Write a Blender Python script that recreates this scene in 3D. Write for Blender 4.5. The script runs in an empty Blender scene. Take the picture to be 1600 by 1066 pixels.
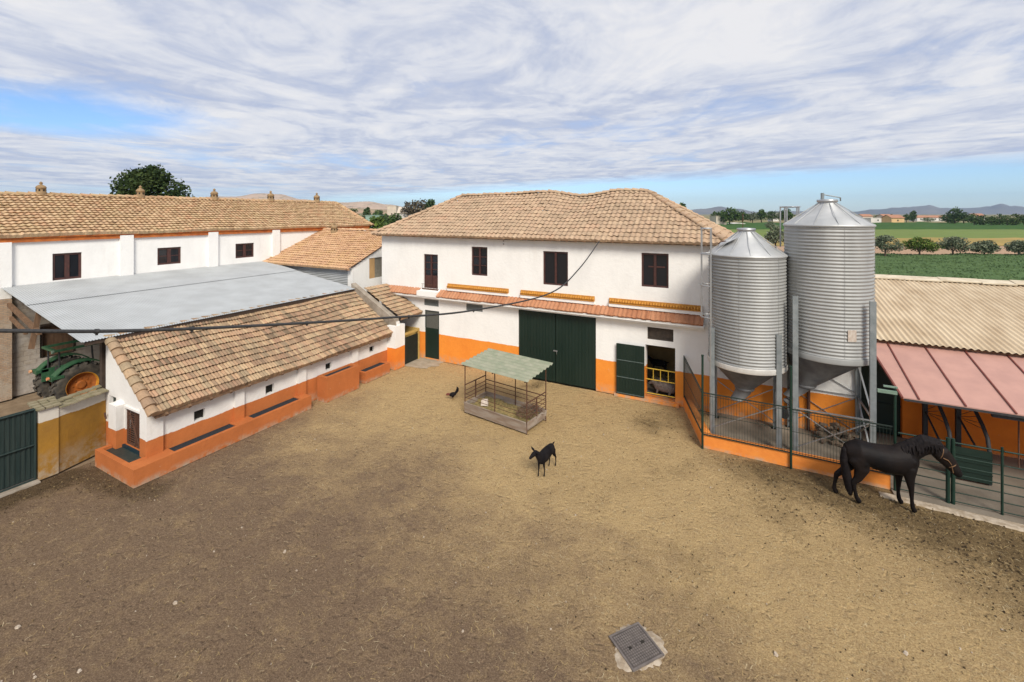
import bpy, math, random
from mathutils import Vector, Matrix, noise as mn
random.seed(7)
R=math.radians; PI=math.pi
sc=bpy.context.scene
COL=sc.collection
HAZE,SUN_EL,SUN_E,SUN_A,SKY_S,CL_S,EXPO,EDGE_C=8e-5,42,2.9,20,.10,.68,.45,4.5
# world axes: +x runs along the barn front to the right, +y away from the yard, camera looks 27.5 deg left of +y
HC=7.6; A0=R(27.5); CA,SA=math.cos(A0),math.sin(A0)
def cw(X,Y,z=0.0): return Vector((X*CA-Y*SA, X*SA+Y*CA, z))     # metres right/ahead of the camera spot -> world

# ---------------------------------------------------------------- mesh helper
class MB:
    def __init__(s): s.v=[];s.f=[];s.m=[];s.uv=[];s.sm=[]
    def add(s,vs,fs,mi=0,uvs=None,smooth=False):
        o=len(s.v); s.v+= [tuple(p) for p in vs]
        for k,f in enumerate(fs):
            s.f.append(tuple(i+o for i in f)); s.m.append(mi); s.sm.append(smooth)
            s.uv.append(uvs[k] if uvs else None)
        return s
    def hexa(s,p,mi=0):   # 8 pts: bottom 4 ccw, top 4 ccw
        return s.add(p,[(3,2,1,0),(4,5,6,7),(0,1,5,4),(1,2,6,5),(2,3,7,6),(3,0,4,7)],mi)
    def box(s,x0,x1,y0,y1,z0,z1,mi=0):
        if x0>x1:x0,x1=x1,x0
        if y0>y1:y0,y1=y1,y0
        if z0>z1:z0,z1=z1,z0
        return s.hexa([(x0,y0,z0),(x1,y0,z0),(x1,y1,z0),(x0,y1,z0),(x0,y0,z1),(x1,y0,z1),(x1,y1,z1),(x0,y1,z1)],mi)
    def beam(s,p,q,w,h=None,mi=0,up=(0,0,1)):
        h=h or w; p=Vector(p);q=Vector(q);d=(q-p)
        if d.length<1e-6:return s
        d.normalize();u=Vector(up)
        if abs(d.dot(u))>.98:u=Vector((0,1,0))
        a=d.cross(u).normalized()*w/2;b=a.cross(d).normalized()*h/2
        return s.hexa([p-a-b,p+a-b,q+a-b,q-a-b,p-a+b,p+a+b,q+a+b,q-a+b],mi)
    def tube(s,pts,r,n=8,mi=0,smooth=True,cap=True):
        pts=[Vector(p) for p in pts]; rs=r if isinstance(r,(list,tuple)) else [r]*len(pts)
        vs=[];N=len(pts);prev=None
        for i,p in enumerate(pts):
            d=(pts[min(i+1,N-1)]-pts[max(i-1,0)]).normalized()
            if prev is None:
                u=Vector((0,0,1)) if abs(d.z)<.9 else Vector((1,0,0)); a=d.cross(u).normalized()
            else: a=(prev-d*prev.dot(d)).normalized()
            prev=a;b=d.cross(a)
            rr=rs[i]; ra,rb=(rr if isinstance(rr,(tuple,list)) else (rr,rr))
            for k in range(n):
                t=2*PI*k/n; vs.append(p+a*math.cos(t)*ra+b*math.sin(t)*rb)
        fs=[(i*n+k,i*n+(k+1)%n,(i+1)*n+(k+1)%n,(i+1)*n+k) for i in range(N-1) for k in range(n)]
        s.add(vs,fs,mi,smooth=smooth)
        if cap: s.add(vs[:n],[tuple(range(n))[::-1]],mi); s.add(vs[-n:],[tuple(range(n))],mi)
        return s
    def lathe(s,prof,n=24,c=(0,0,0),mi=0,smooth=True,axis='z'):
        vs=[]
        for r,z in prof:
            for k in range(n):
                t=2*PI*k/n;x,y=r*math.cos(t),r*math.sin(t)
                p=(x,y,z) if axis=='z' else ((z,x,y) if axis=='x' else (x,z,y))
                vs.append((p[0]+c[0],p[1]+c[1],p[2]+c[2]))
        fs=[(i*n+k,i*n+(k+1)%n,(i+1)*n+(k+1)%n,(i+1)*n+k) for i in range(len(prof)-1) for k in range(n)]
        return s.add(vs,fs,mi,smooth=smooth)
    def quad(s,a,b,c,d,mi=0): return s.add([a,b,c,d],[(0,1,2,3)],mi)
    def prism(s,poly,y0,y1,ax='y',mi=0):     # poly of 2D points, extruded along ax
        n=len(poly)
        def P(p,e): return (p[0],e,p[1]) if ax=='y' else ((e,p[0],p[1]) if ax=='x' else (p[0],p[1],e))
        vs=[P(p,y0) for p in poly]+[P(p,y1) for p in poly]
        s.add(vs,[tuple(range(n)),tuple(range(2*n-1,n-1,-1))]+[(i,i+n,(i+1)%n+n,(i+1)%n) for i in range(n)],mi)
        return s
    def split(s,name,mats,parent=None):      # every loose piece becomes an object of its own
        par=list(range(len(s.v)))
        def fd(i):
            while par[i]!=i: par[i]=par[par[i]];i=par[i]
            return i
        for f in s.f:
            a=fd(f[0])
            for i in f[1:]: par[fd(i)]=a
        g={}
        for k,f in enumerate(s.f): g.setdefault(fd(f[0]),[]).append(k)
        out=[]
        for ks in g.values():
            m=MB();mp={}
            for k in ks:
                for i in s.f[k]:
                    if i not in mp: mp[i]=len(m.v);m.v.append(s.v[i])
                m.f.append(tuple(mp[i] for i in s.f[k]));m.m.append(s.m[k]);m.sm.append(s.sm[k]);m.uv.append(s.uv[k])
            out.append(m.build(name,mats,parent))
        return out
    def build(s,name,mats,parent=None,loc=None):
        me=bpy.data.meshes.new(name)
        me.from_pydata(s.v,[],s.f)
        if not isinstance(mats,(list,tuple)):mats=[mats]
        for m in mats: me.materials.append(m)
        me.polygons.foreach_set('material_index',s.m)
        me.polygons.foreach_set('use_smooth',s.sm)
        if any(u is not None for u in s.uv):
            l=me.uv_layers.new(name='UVMap'); k=0; data=[]
            for f,u in zip(s.f,s.uv):
                for j in range(len(f)): data+= list(u[j]) if u else [0,0]
            l.data.foreach_set('uv',data)
        me.update()
        o=bpy.data.objects.new(name,me); COL.objects.link(o)
        if parent is not None:o.parent=parent
        if loc is not None:o.location=loc
        return o
def tag(o,label=None,cat=None,group=None,kind=None):
    if label:o['label']=label
    if cat:o['category']=cat
    if group:o['group']=group
    if kind:o['kind']=kind
    return o
def thing(name,label,cat,loc=(0,0,0),rz=0,group=None,sc_=1):
    o=bpy.data.objects.new(name,None);COL.objects.link(o);o.location=loc;o.rotation_euler=(0,0,rz);o.scale=(sc_,)*3
    o.empty_display_size=.2
    return tag(o,label,cat,group)
def kids(o): return [c for c in bpy.data.objects if c.parent==o]
def dup(root,loc,rz=0,label=None,scale=None):
    def cp(o,par):
        c=o.copy();COL.objects.link(c)
        if par is not None:
            c.parent=par; c.matrix_parent_inverse=o.matrix_parent_inverse.copy()
        for k in kids(o): cp(k,c)
        return c
    r=cp(root,None); r.location=loc;r.rotation_euler=(0,0,rz)
    if scale: r.scale=scale if isinstance(scale,tuple) else (scale,)*3
    if label:r['label']=label
    return r
class Face:           # a wall plane: a along it, d = depth inwards, z up
    def __init__(s,kind,c): s.k=kind;s.c=c
    def P(s,a,d,z): return (a,s.c+d,z) if s.k=='-y' else (s.c-d,a,z)
    def box(s,mb,a0,a1,d0,d1,z0,z1,mi=0):
        p=s.P(a0,d0,z0);q=s.P(a1,d1,z1); return mb.box(p[0],q[0],p[1],q[1],p[2],q[2],mi)
    def wall(s,mb,a0,a1,z0,z1,th,holes=(),mi=0,d0=0):
        xs=sorted({a0,a1}|{h[0] for h in holes}|{h[1] for h in holes});xs=[x for x in xs if a0<=x<=a1]
        for i in range(len(xs)-1):
            x,y=xs[i],xs[i+1]; hs=sorted([(max(h[2],z0),min(h[3],z1)) for h in holes if h[0]<=x+1e-6 and h[1]>=y-1e-6])
            z=z0
            for h in hs:
                if h[0]>z+1e-6: s.box(mb,x,y,d0,d0+th,z,h[0],mi)
                z=max(z,h[1])
            if z<z1-1e-6: s.box(mb,x,y,d0,d0+th,z,z1,mi)

# ---------------------------------------------------------------- materials
def nt(name):
    m=bpy.data.materials.new(name);m.use_nodes=True;t=m.node_tree;b=t.nodes['Principled BSDF'];return m,t,b
def N(t,ty,**k):
    n=t.nodes.new(ty)
    for a,v in k.items():
        if a.startswith('i_'):
            key=a[2:]; key=int(key) if key.isdigit() else key.replace('_',' ')
            n.inputs[key].default_value=v
        else: setattr(n,a,v)
    return n
def L(t,a,b): t.links.new(a,b)
def c4(c): return (c[0],c[1],c[2],1)
def pos(t): return N(t,'ShaderNodeNewGeometry').outputs['Position']
def noise(t,scale,detail=4,vec=None,rough=.55,dist=0):
    n=N(t,'ShaderNodeTexNoise',i_Scale=scale,i_Detail=detail,i_Roughness=rough,i_Distortion=dist)
    if vec is not None:L(t,vec,n.inputs['Vector'])
    return n.outputs['Fac']
def ramp(t,fac,stops,interp='LINEAR'):
    r=N(t,'ShaderNodeValToRGB');r.color_ramp.interpolation=interp;e=r.color_ramp.elements
    while len(e)<len(stops):e.new(.5)
    for i,(p,c) in enumerate(stops):
        e[i].position=p;e[i].color=c4(c) if len(c)==3 else c
    L(t,fac,r.inputs['Fac']);return r.outputs['Color']
def math_(t,op,a,b=None,c=None,clamp=False):
    n=N(t,'ShaderNodeMath',operation=op,use_clamp=clamp)
    for i,x in enumerate((a,b,c)):
        if x is None:continue
        if isinstance(x,(int,float)):n.inputs[i].default_value=x
        else:L(t,x,n.inputs[i])
    return n.outputs[0]
def mix(t,fac,a,b,mode='MIX'):
    n=N(t,'ShaderNodeMix',data_type='RGBA',blend_type=mode)
    for i,x in ((0,fac),(6,a),(7,b)):
        if isinstance(x,(int,float)):n.inputs[i].default_value=x
        elif isinstance(x,tuple):n.inputs[i].default_value=c4(x)
        else:L(t,x,n.inputs[i])
    return n.outputs[2]
def bump(t,b,h,strength=.3,dist=.02):
    n=N(t,'ShaderNodeBump',i_Strength=strength,i_Distance=dist);L(t,h,n.inputs['Height']);L(t,n.outputs[0],b.inputs['Normal'])
def scalev(t,vec,s):
    n=N(t,'ShaderNodeVectorMath',operation='MULTIPLY');L(t,vec,n.inputs[0]);n.inputs[1].default_value=s;return n.outputs[0]
def M(name,c1,c2=None,scale=3,rough=.8,metal=0,bmp=.2,bsc=30,bd=.01,lo=.35,hi=.65,stretch=None,spec=.3,coord='pos'):
    m,t,b=nt(name)
    v=pos(t) if coord=='pos' else N(t,'ShaderNodeTexCoord').outputs['Object']
    v0=v
    if stretch: v=scalev(t,v,stretch)
    c2=c2 or tuple(x*.75 for x in c1)
    col=ramp(t,noise(t,scale,6,v),[(lo,c1),(hi,c2)])
    L(t,col,b.inputs['Base Color']);b.inputs['Roughness'].default_value=rough;b.inputs['Metallic'].default_value=metal
    b.inputs['Specular IOR Level'].default_value=spec
    if bmp: bump(t,b,noise(t,bsc,4,v0),bmp,bd)
    return m
def wallmat(name,zt,orange,orange2,white=(.85,.84,.81),dirt=(.56,.50,.42),wob=.035,zb=.42,chip=.5):
    m,t,b=nt(name);p=pos(t);sx=N(t,'ShaderNodeSeparateXYZ');L(t,p,sx.inputs[0]);z=sx.outputs[2]
    st=noise(t,1.6,7,scalev(t,p,(1,1,.45)),.65)
    wc=ramp(t,st,[(.42,white),(.80,tuple(w*.9 for w in white))])
    stain=noise(t,3.0,6,scalev(t,p,(1,1,.16)),.7)
    wc=mix(t,ramp(t,stain,[(.58,(0,0,0)),(.80,(.34,.34,.34))]),wc,dirt)
    oc=ramp(t,noise(t,1.7,7,p,.7),[(.3,orange),(.7,orange2)])
    chips=noise(t,5.5,5,p,.7)
    oc=mix(t,ramp(t,chips,[(.68,(0,0,0)),(.73,(chip,)*3)]),oc,(.62,.50,.38))
    if zt is not None:
        w=math_(t,'ADD',math_(t,'MULTIPLY_ADD',noise(t,1.3,3,p),wob*2.4,-wob*1.2),math_(t,'MULTIPLY_ADD',noise(t,16,4,p,.7),.05,-.025))
        zz=math_(t,'ADD',z,w)
        f=math_(t,'MULTIPLY_ADD',math_(t,'SUBTRACT',zz,zt),60,.5,clamp=True)
        col=mix(t,f,oc,wc)
    else: col=wc
    # splashed dirt low on the wall
    lf=math_(t,'SUBTRACT',1,math_(t,'DIVIDE',z,zb),clamp=True)
    lf=math_(t,'MULTIPLY',lf,ramp(t,noise(t,4,6,p,.7),[(.4,(0,0,0)),(.62,(1,1,1))]))
    col=mix(t,math_(t,'MULTIPLY',lf,.95),col,(.42,.35,.26))
    L(t,col,b.inputs['Base Color']);b.inputs['Roughness'].default_value=.9;b.inputs['Specular IOR Level'].default_value=.2
    h=math_(t,'ADD',noise(t,9,5,p),math_(t,'MULTIPLY',noise(t,60,3,p),.25))
    bump(t,b,h,.35,.03);return m
def tilemat(name,cols,moss,mossamt=.5,block=5.0,dark=(.10,.07,.05),wi=.6):
    m,t,b=nt(name);uv=N(t,'ShaderNodeUVMap').outputs[0];s=N(t,'ShaderNodeSeparateXYZ');L(t,uv,s.inputs[0])
    fu=math_(t,'FLOOR',s.outputs[0]);fv=math_(t,'FLOOR',s.outputs[1])
    cx=N(t,'ShaderNodeCombineXYZ');L(t,fu,cx.inputs[0]);L(t,fv,cx.inputs[1])
    w1=N(t,'ShaderNodeTexWhiteNoise',noise_dimensions='2D');L(t,cx.outputs[0],w1.inputs['Vector'])
    c2=N(t,'ShaderNodeCombineXYZ');L(t,math_(t,'FLOOR',math_(t,'ADD',math_(t,'DIVIDE',fu,block),math_(t,'MULTIPLY',math_(t,'MULTIPLY',fv,fv),.618))),c2.inputs[0]);L(t,fv,c2.inputs[1])
    w2=N(t,'ShaderNodeTexWhiteNoise',noise_dimensions='2D');L(t,c2.outputs[0],w2.inputs['Vector'])
    f=math_(t,'ADD',math_(t,'MULTIPLY',w1.outputs['Value'],wi),math_(t,'MULTIPLY',w2.outputs['Value'],1-wi))
    n=len(cols);col=ramp(t,f,[(.12+.76*i/(n-1),c) for i,c in enumerate(cols)])
    p=pos(t)
    col=mix(t,ramp(t,noise(t,1.3,7,p,.7),[(.45,(0,0,0)),(.72,(mossamt,)*3)]),col,moss)
    col=mix(t,ramp(t,noise(t,14,5,p,.75),[(.5,(0,0,0)),(.75,(.55,.55,.55))]),col,dark)
    col=mix(t,ramp(t,noise(t,22,4,p,.7),[(.62,(0,0,0)),(.72,(.4,.4,.4))]),col,(.55,.48,.36))
    L(t,col,b.inputs['Base Color']);b.inputs['Roughness'].default_value=.92;b.inputs['Specular IOR Level'].default_value=.15
    bump(t,b,noise(t,45,4,p),.4,.01);return m

OR1,OR2=(.78,.235,.035),(.66,.18,.03)
m_barn=wallmat('barn_plaster',1.38,(.84,.30,.045),(.76,.24,.035),chip=.35)
m_shed=wallmat('shed_plaster',.93,(.53,.17,.05),(.43,.135,.04),white=(.77,.75,.715))
m_pil=wallmat('pilaster_plaster',.97,(.53,.17,.05),(.43,.135,.04),white=(.77,.75,.715))
m_end=wallmat('end_pilaster_plaster',1.05,(.80,.25,.035),(.72,.2,.03))
m_white=wallmat('white_plaster',None,OR1,OR2)
m_trough=wallmat('trough_render',9,(.50,.16,.048),(.40,.125,.038),zb=.2)
m_curb=wallmat('curb_render',9,(.82,.30,.06),(.70,.21,.04),zb=.12)
m_yellow=wallmat('ochre_plaster',1.62,(.37,.19,.03),(.26,.135,.03),white=(.60,.56,.49),wob=.06,zb=.85,chip=.7)
m_stable=wallmat('stable_plaster',9,(.80,.22,.025),(.68,.17,.02),zb=.15)
m_orange=M('ochre_paint',(.58,.28,.05),(.44,.19,.035),8,bmp=.5,bsc=25)
m_cornice=M('rust_paint',(.52,.16,.035),(.34,.09,.025),5,bmp=.4,bsc=20)
m_canopytile=tilemat('new_clay_tile',[(.38,.165,.085),(.45,.21,.11),(.50,.25,.14)],(.45,.2,.12),.3,7)
m_tileshed=tilemat('old_clay_tile',[(.18,.13,.085),(.37,.225,.145),(.27,.20,.13),(.42,.27,.165),(.50,.36,.22),(.33,.25,.16),(.45,.285,.18)],(.22,.18,.12),.5,9,wi=.42)
m_tilebarn=tilemat('barn_tile',[(.38,.27,.18),(.46,.32,.215),(.44,.31,.205),(.51,.37,.245),(.47,.31,.205)],(.32,.25,.17),.6,9)
m_tileleft=tilemat('buff_tile',[(.40,.26,.15),(.50,.33,.20),(.48,.34,.20),(.58,.41,.25),(.52,.32,.19)],(.42,.32,.15),.4,5)
m_tilemid=tilemat('orange_tile',[(.46,.27,.16),(.55,.34,.20),(.60,.39,.23)],(.50,.33,.14),.7,5)
m_wood=M('dark_brown_wood',(.085,.032,.026),(.05,.022,.018),8,.55,bmp=.2,bsc=40,spec=.4)
m_green=M('dark_green_paint',(.005,.018,.012),(.010,.024,.017),2.5,.5,bmp=.15,bsc=15,spec=.4,stretch=(1,1,.2))
m_green2=M('green_gate_paint',(.015,.030,.028),(.03,.045,.04),4,.6,bmp=.2,bsc=15,stretch=(3,3,.3))
m_greenp=M('green_fence_paint',(.008,.028,.019),(.014,.036,.025),9,.5,bmp=0)
m_mesh=M('mesh_wire',(.014,.030,.022),(.03,.035,.03),9,.5,bmp=0)
m_glass,_t,_b=nt('window_glass');_b.inputs['Base Color'].default_value=(.012,.014,.018,1);_b.inputs['Roughness'].default_value=.08;_b.inputs['Specular IOR Level'].default_value=.5
m_black=M('dark_interior',(.02,.018,.015),(.03,.026,.02),3,.95)
m_water=M('trough_inside',(.02,.035,.036),(.05,.055,.045),6,.5,bmp=.3,bsc=30)
m_inside=M('trough_lining',(.008,.028,.042),(.015,.035,.045),7,.5)
m_galv=M('galvanised_steel',(.50,.51,.51),(.39,.40,.41),5,.42,.75,bmp=.1,bsc=60,stretch=(1,1,.35))
m_galv2=M('weathered_zinc',(.38,.385,.375),(.28,.285,.28),1.2,.6,.28,bmp=.08,bsc=60,stretch=(1,1,.25))
m_galvleg=M('zinc_leg',(.33,.36,.37),(.24,.27,.28),4,.5,.5,bmp=.05)
m_hopper=M('hopper_steel',(.20,.205,.205),(.13,.13,.135),3,.6,.35,bmp=.05)
m_bright=M('pale_zinc_band',(.72,.70,.66),(.6,.58,.54),4,.5,.4,bmp=.1)
m_metalroof=M('grey_metal_sheet',(.435,.455,.462),(.375,.39,.395),1.1,.6,.12,bmp=.05,bsc=8)
m_sheetgreen=M('green_metal_sheet',(.25,.275,.19),(.34,.34,.25),3,.6,.1,bmp=.15)
m_redroof=M('rose_panel',(.48,.275,.225),(.42,.24,.20),2.2,.65,bmp=.06,bsc=4)
m_redseam=M('dark_red_seam',(.20,.06,.045),(.15,.045,.035),5,.6,bmp=0)
m_fibre=M('fibre_cement',(.60,.485,.335),(.44,.33,.21),1.8,.9,bmp=.6,bsc=35,lo=.36,hi=.72,stretch=(1,.35,1))
m_rust=M('rusty_iron',(.09,.045,.03),(.14,.07,.045),20,.85,.2,bmp=.3)
m_conc=M('rough_concrete',(.38,.33,.27),(.24,.20,.155),3,.95,bmp=.6,bsc=25,bd=.02)
m_slab=M('concrete_slab',(.25,.215,.17),(.155,.13,.10),.9,.9,bmp=.3,bsc=18)
m_beam=M('weathered_timber',(.22,.13,.075),(.13,.08,.05),10,.9,bmp=.4,stretch=(1,1,.2))
m_dtimber=M('dark_timber',(.075,.05,.035),(.05,.035,.028),10,.9,bmp=.4)
m_yel=M('yellow_paint',(.72,.50,.06),(.55,.34,.05),12,.6)
m_yelgate=M('cream_yellow_paint',(.55,.38,.12),(.48,.30,.09),6,.7)
m_cable=M('black_cable',(.03,.03,.032),(.05,.05,.05),30,.6,bmp=.2)
m_tyre=M('tyre_rubber',(.035,.033,.03),(.11,.095,.075),5,.9,bmp=.3)
m_rim=M('faded_yellow_rim',(.62,.30,.03),(.40,.14,.03),6,.6,bmp=.2)
m_rimr=M('orange_rim_centre',(.42,.13,.025),(.28,.09,.02),6,.7,bmp=.2)
m_tract=M('green_tractor_paint',(.022,.085,.04),(.045,.12,.06),6,.45,spec=.5,bmp=.1)
m_pale=M('pale_green_paint',(.20,.28,.22),(.14,.21,.16),6,.6)
m_ply=M('plywood',(.52,.33,.15),(.42,.26,.12),3,.8,stretch=(4,4,.5))
m_hay=M('dry_hay',(.34,.25,.11),(.17,.145,.06),12,.95,bmp=.8,bsc=50,bd=.03)
m_iron=M('cast_iron',(.22,.19,.17),(.15,.13,.12),8,.7,.35,bmp=.3,bsc=60)
def brickmat(name,c1,c2,mor,bw=.4,bh=.2,plaster=(.46,.42,.38),pl=.5,ax='x'):
    m,t,b=nt(name);p=pos(t);s=N(t,'ShaderNodeSeparateXYZ');L(t,p,s.inputs[0])
    cb=N(t,'ShaderNodeCombineXYZ');L(t,s.outputs[1 if ax=='x' else 0],cb.inputs[0]);L(t,s.outputs[2],cb.inputs[1])
    br=N(t,'ShaderNodeTexBrick',i_Scale=1.0);br.inputs['Brick Width'].default_value=bw;br.inputs['Row Height'].default_value=bh
    br.inputs['Mortar Size'].default_value=.012
    for k,c in (('Color1',c1),('Color2',c2),('Mortar',mor)):br.inputs[k].default_value=c4(c)
    L(t,cb.outputs[0],br.inputs['Vector'])
    col=mix(t,ramp(t,noise(t,.9,7,p,.7),[(.5-.1*pl,(0,0,0)),(.58,(.85,.85,.85))]),br.outputs['Color'],plaster)
    col=mix(t,ramp(t,noise(t,6,6,p,.7),[(.5,(0,0,0)),(.8,(.6,.6,.6))]),col,(.15,.12,.09))
    L(t,col,b.inputs['Base Color']);b.inputs['Roughness'].default_value=.95
    h=math_(t,'ADD',math_(t,'MULTIPLY',br.outputs['Fac'],-.6),noise(t,20,5,p));bump(t,b,h,.6,.02);return m
m_block=brickmat('block_masonry',(.42,.36,.29),(.34,.29,.235),(.26,.22,.18))
m_brick=brickmat('thin_brick',(.42,.27,.17),(.50,.36,.24),(.33,.27,.21),.25,.07,(.45,.38,.3),.1)

# ---------------------------------------------------------------- roofs
def slope(mb,O,A,B,Lg,Md,tw=.22,cl=.4,amp=.03,step=.035,l=None,r=None,zf=None,nw=6,jit=.012,mi=0,drop=.09):
    """clay tile slope; O eave-left corner, A along the eave, B up the slope"""
    O=Vector(O);A=Vector(A).normalized();B=Vector(B).normalized();Nn=A.cross(B).normalized()
    nc=max(1,round(Lg/tw));tw=Lg/nc;nr=max(1,round(Md/cl));cl=Md/nr
    rnd=random.Random(int(Lg*100))
    jt={}
    def J(i,k):
        if (i,k) not in jt: jt[(i,k)]=(rnd.uniform(-1,1),rnd.uniform(-1,1))
        return jt[(i,k)]
    vs=[];rows=[]
    for k in range(nr):
        for e in (0,1,2):     # riser foot, lower edge, upper edge
            row=[]
            b=(k+(1 if e==2 else 0))*cl
            for i in range(nc):
                jh,jb=J(i,k)
                for q in range(nw):
                    a=(i+q/nw)*tw
                    ph=q/nw
                    w=amp*math.cos(2*PI*ph)
                    h=w+(step if e==1 else (0 if e==2 else -.0))+jh*jit*(1 if e else 0)
                    if e==0: h=w*.6-.012 if k else -drop
                    bb=b+(0 if e==2 else (.028 if e==0 and k else -.012))+(jb*jit*1.2 if e<2 else 0)
                    lo=l(b) if l else 0; hi=r(b) if r else Lg
                    aa=min(max(a,lo),hi); P=O+A*aa+B*bb+Nn*h
                    if zf:P.z+=zf(aa,bb)
                    row.append(len(vs));vs.append(P)
            a=Lg;lo=l(b) if l else 0;hi=r(b) if r else Lg;aa=min(max(a,lo),hi)
            P=O+A*aa+B*b+Nn*(amp+(step if e==1 else (-drop if e==0 and k==0 else 0)))
            if zf:P.z+=zf(aa,b)
            row.append(len(vs));vs.append(P)
            rows.append((row,k,e))
    fs=[];uv=[]
    for j in range(len(rows)-1):
        (r0,k0,e0),(r1,k1,e1)=rows[j],rows[j+1]
        if e0==2: continue
        for i in range(len(r0)-1):
            pa,pb,pc,pd=vs[r0[i]],vs[r0[i+1]],vs[r1[i+1]],vs[r1[i]]
            if ((pb-pa).length+(pc-pd).length)<.01: continue
            fs.append((r0[i],r0[i+1],r1[i+1],r1[i]))
            u=(i+.5)/nw+.5; uv.append([(u,k0+.5)]*4)
    mb.add(vs,fs,mi,uv,smooth=False)
def caps(mb,P0,P1,r=.11,pitch=.38,mi=0,zf=None,n=7):
    P0=Vector(P0)-Vector((0,0,.035));P1=Vector(P1)-Vector((0,0,.035));r*=1.15
    P0=Vector(P0);P1=Vector(P1);Lg=(P1-P0).length;k=max(1,round(Lg/pitch));d=(P1-P0)/k
    up=Vector((0,0,1));a=d.cross(up).normalized();b=a.cross(d).normalized()
    rnd=random.Random(int(Lg*77))
    for i in range(k):
        s0=P0+d*i-d*.08;s1=P0+d*(i+1);vs=[]
        j=rnd.uniform(-.012,.012)
        for s,rr,hh in ((s0,r*1.12,.015),(s1,r*.9,-.01)):
            z=zf(s) if zf else 0
            for q in range(n+1):
                t=PI*q/n;vs.append(s+a*math.cos(t)*rr+b*(math.sin(t)*rr*.85+hh+j)+Vector((0,0,z)))
        fs=[(q,q+1,q+2+n,q+1+n) for q in range(n)]+[tuple(range(n,-1,-1))]
        mb.add(vs,fs,mi,[[(i*3.3+.5+(int(P0.x*7)%50),70.5)]*len(f) for f in fs])
def corr(mb,P00,P10,P01,P11,n,amp,spw=6,mi=0,rows=2,along=True,thick=.0):
    """corrugated sheet; waves counted across P00->P10, ribs run P00->P01"""
    P00,P10,P01,P11=map(Vector,(P00,P10,P01,P11));Nn=(P10-P00).cross(P01-P00).normalized()
    W=n*spw;vs=[]
    for j in range(rows+1):
        t=j/rows
        for i in range(W+1):
            s=i/W;vs.append(P00.lerp(P10,s).lerp(P01.lerp(P11,s),t)+Nn*amp*math.sin(2*PI*i/spw))
    fs=[(j*(W+1)+i,j*(W+1)+i+1,(j+1)*(W+1)+i+1,(j+1)*(W+1)+i) for j in range(rows) for i in range(W)]
    mb.add(vs,fs,mi,smooth=True)
def window(parent,F,a0,a1,z0,z1,cols=2,rows=1,name='window',mf=None,d=.06,fw=.07,mid=.09,panel=0,pm=None):
    mf=mf or m_wood;mb=MB()
    F.box(mb,a0,a1,d,d+.07,z0,z0+fw);F.box(mb,a0,a1,d,d+.07,z1-fw,z1)
    F.box(mb,a0,a0+fw,d,d+.07,z0+fw,z1-fw);F.box(mb,a1-fw,a1,d,d+.07,z0+fw,z1-fw)
    if cols==2: F.box(mb,(a0+a1)/2-mid/2,(a0+a1)/2+mid/2,d-.012,d+.06,z0+fw,z1-fw)
    zb=z0+fw+panel
    if panel: F.box(mb,a0+fw,a1-fw,d+.02,d+.055,z0+fw,zb+.05)
    for k in range(1,rows):
        z=zb+(z1-fw-zb)*k/rows; F.box(mb,a0+fw,a1-fw,d+.012,d+.05,z-.018,z+.018)
    o=mb.build(name,mf,parent)
    g=MB();F.box(g,a0+fw*.8,a1-fw*.8,d+.03,d+.036,zb,z1-fw*.8);g.build('pane',pm or m_glass,o)
    return o
# ================================================================= BARN
barn=thing('barn','two-storey white barn with orange base, tiled hip roof and tall green double door','barn',(0,0,0))
F=Face('-y',18.5)
holes=[(-14.87,-13.95,3.70,5.48),(-11.90,-10.98,4.56,5.97),(-8.04,-6.84,4.38,5.90),(-3.66,-2.60,4.62,6.0),
 (-9.29,-5.57,0,3.15),(-3.50,-2.35,.12,2.27),(-3.42,-2.42,2.50,3.0),(-14.83,-13.90,2.79,3.16),(-12.20,-11.25,2.79,3.16),(-14.80,-13.87,0.05,2.55)]
mb=MB();F.wall(mb,-17.8,-1.12,0,6.50,.38,holes)
mb.box(-17.8,-17.42,18.89,25.0,0,6.50);mb.box(-1.50,-1.12,18.89,25.0,0,6.50);mb.box(-17.8,-1.12,24.62,25.0,0,6.49)
F.box(mb,-4.75,-2.2,-.16,-.004,0,.10)       # door step
F.box(mb,-13.3,-9.8,-.10,-.003,3.70,3.83)
F.box(mb,-9.15,-5.62,-.10,-.003,3.70,3.83);F.box(mb,-4.98,-1.35,-.10,-.003,3.70,3.83)
mb.build('wall',m_barn,barn)
mb=MB();mb.box(-17.4,-1.5,18.9,24.6,-.02,.06);mb.build('floor',m_slab,barn)
mb=MB();mb.box(-17.4,-1.55,20.9,21.05,.06,3.3,0);mb.box(-5.4,-5.2,18.9,20.9,.06,3.3);mb.box(-5.2,-1.55,18.9,20.9,3.3,3.4);mb.build('inner_wall',M('stall_plaster',(.30,.22,.09),(.20,.14,.06),2),barn)
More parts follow.
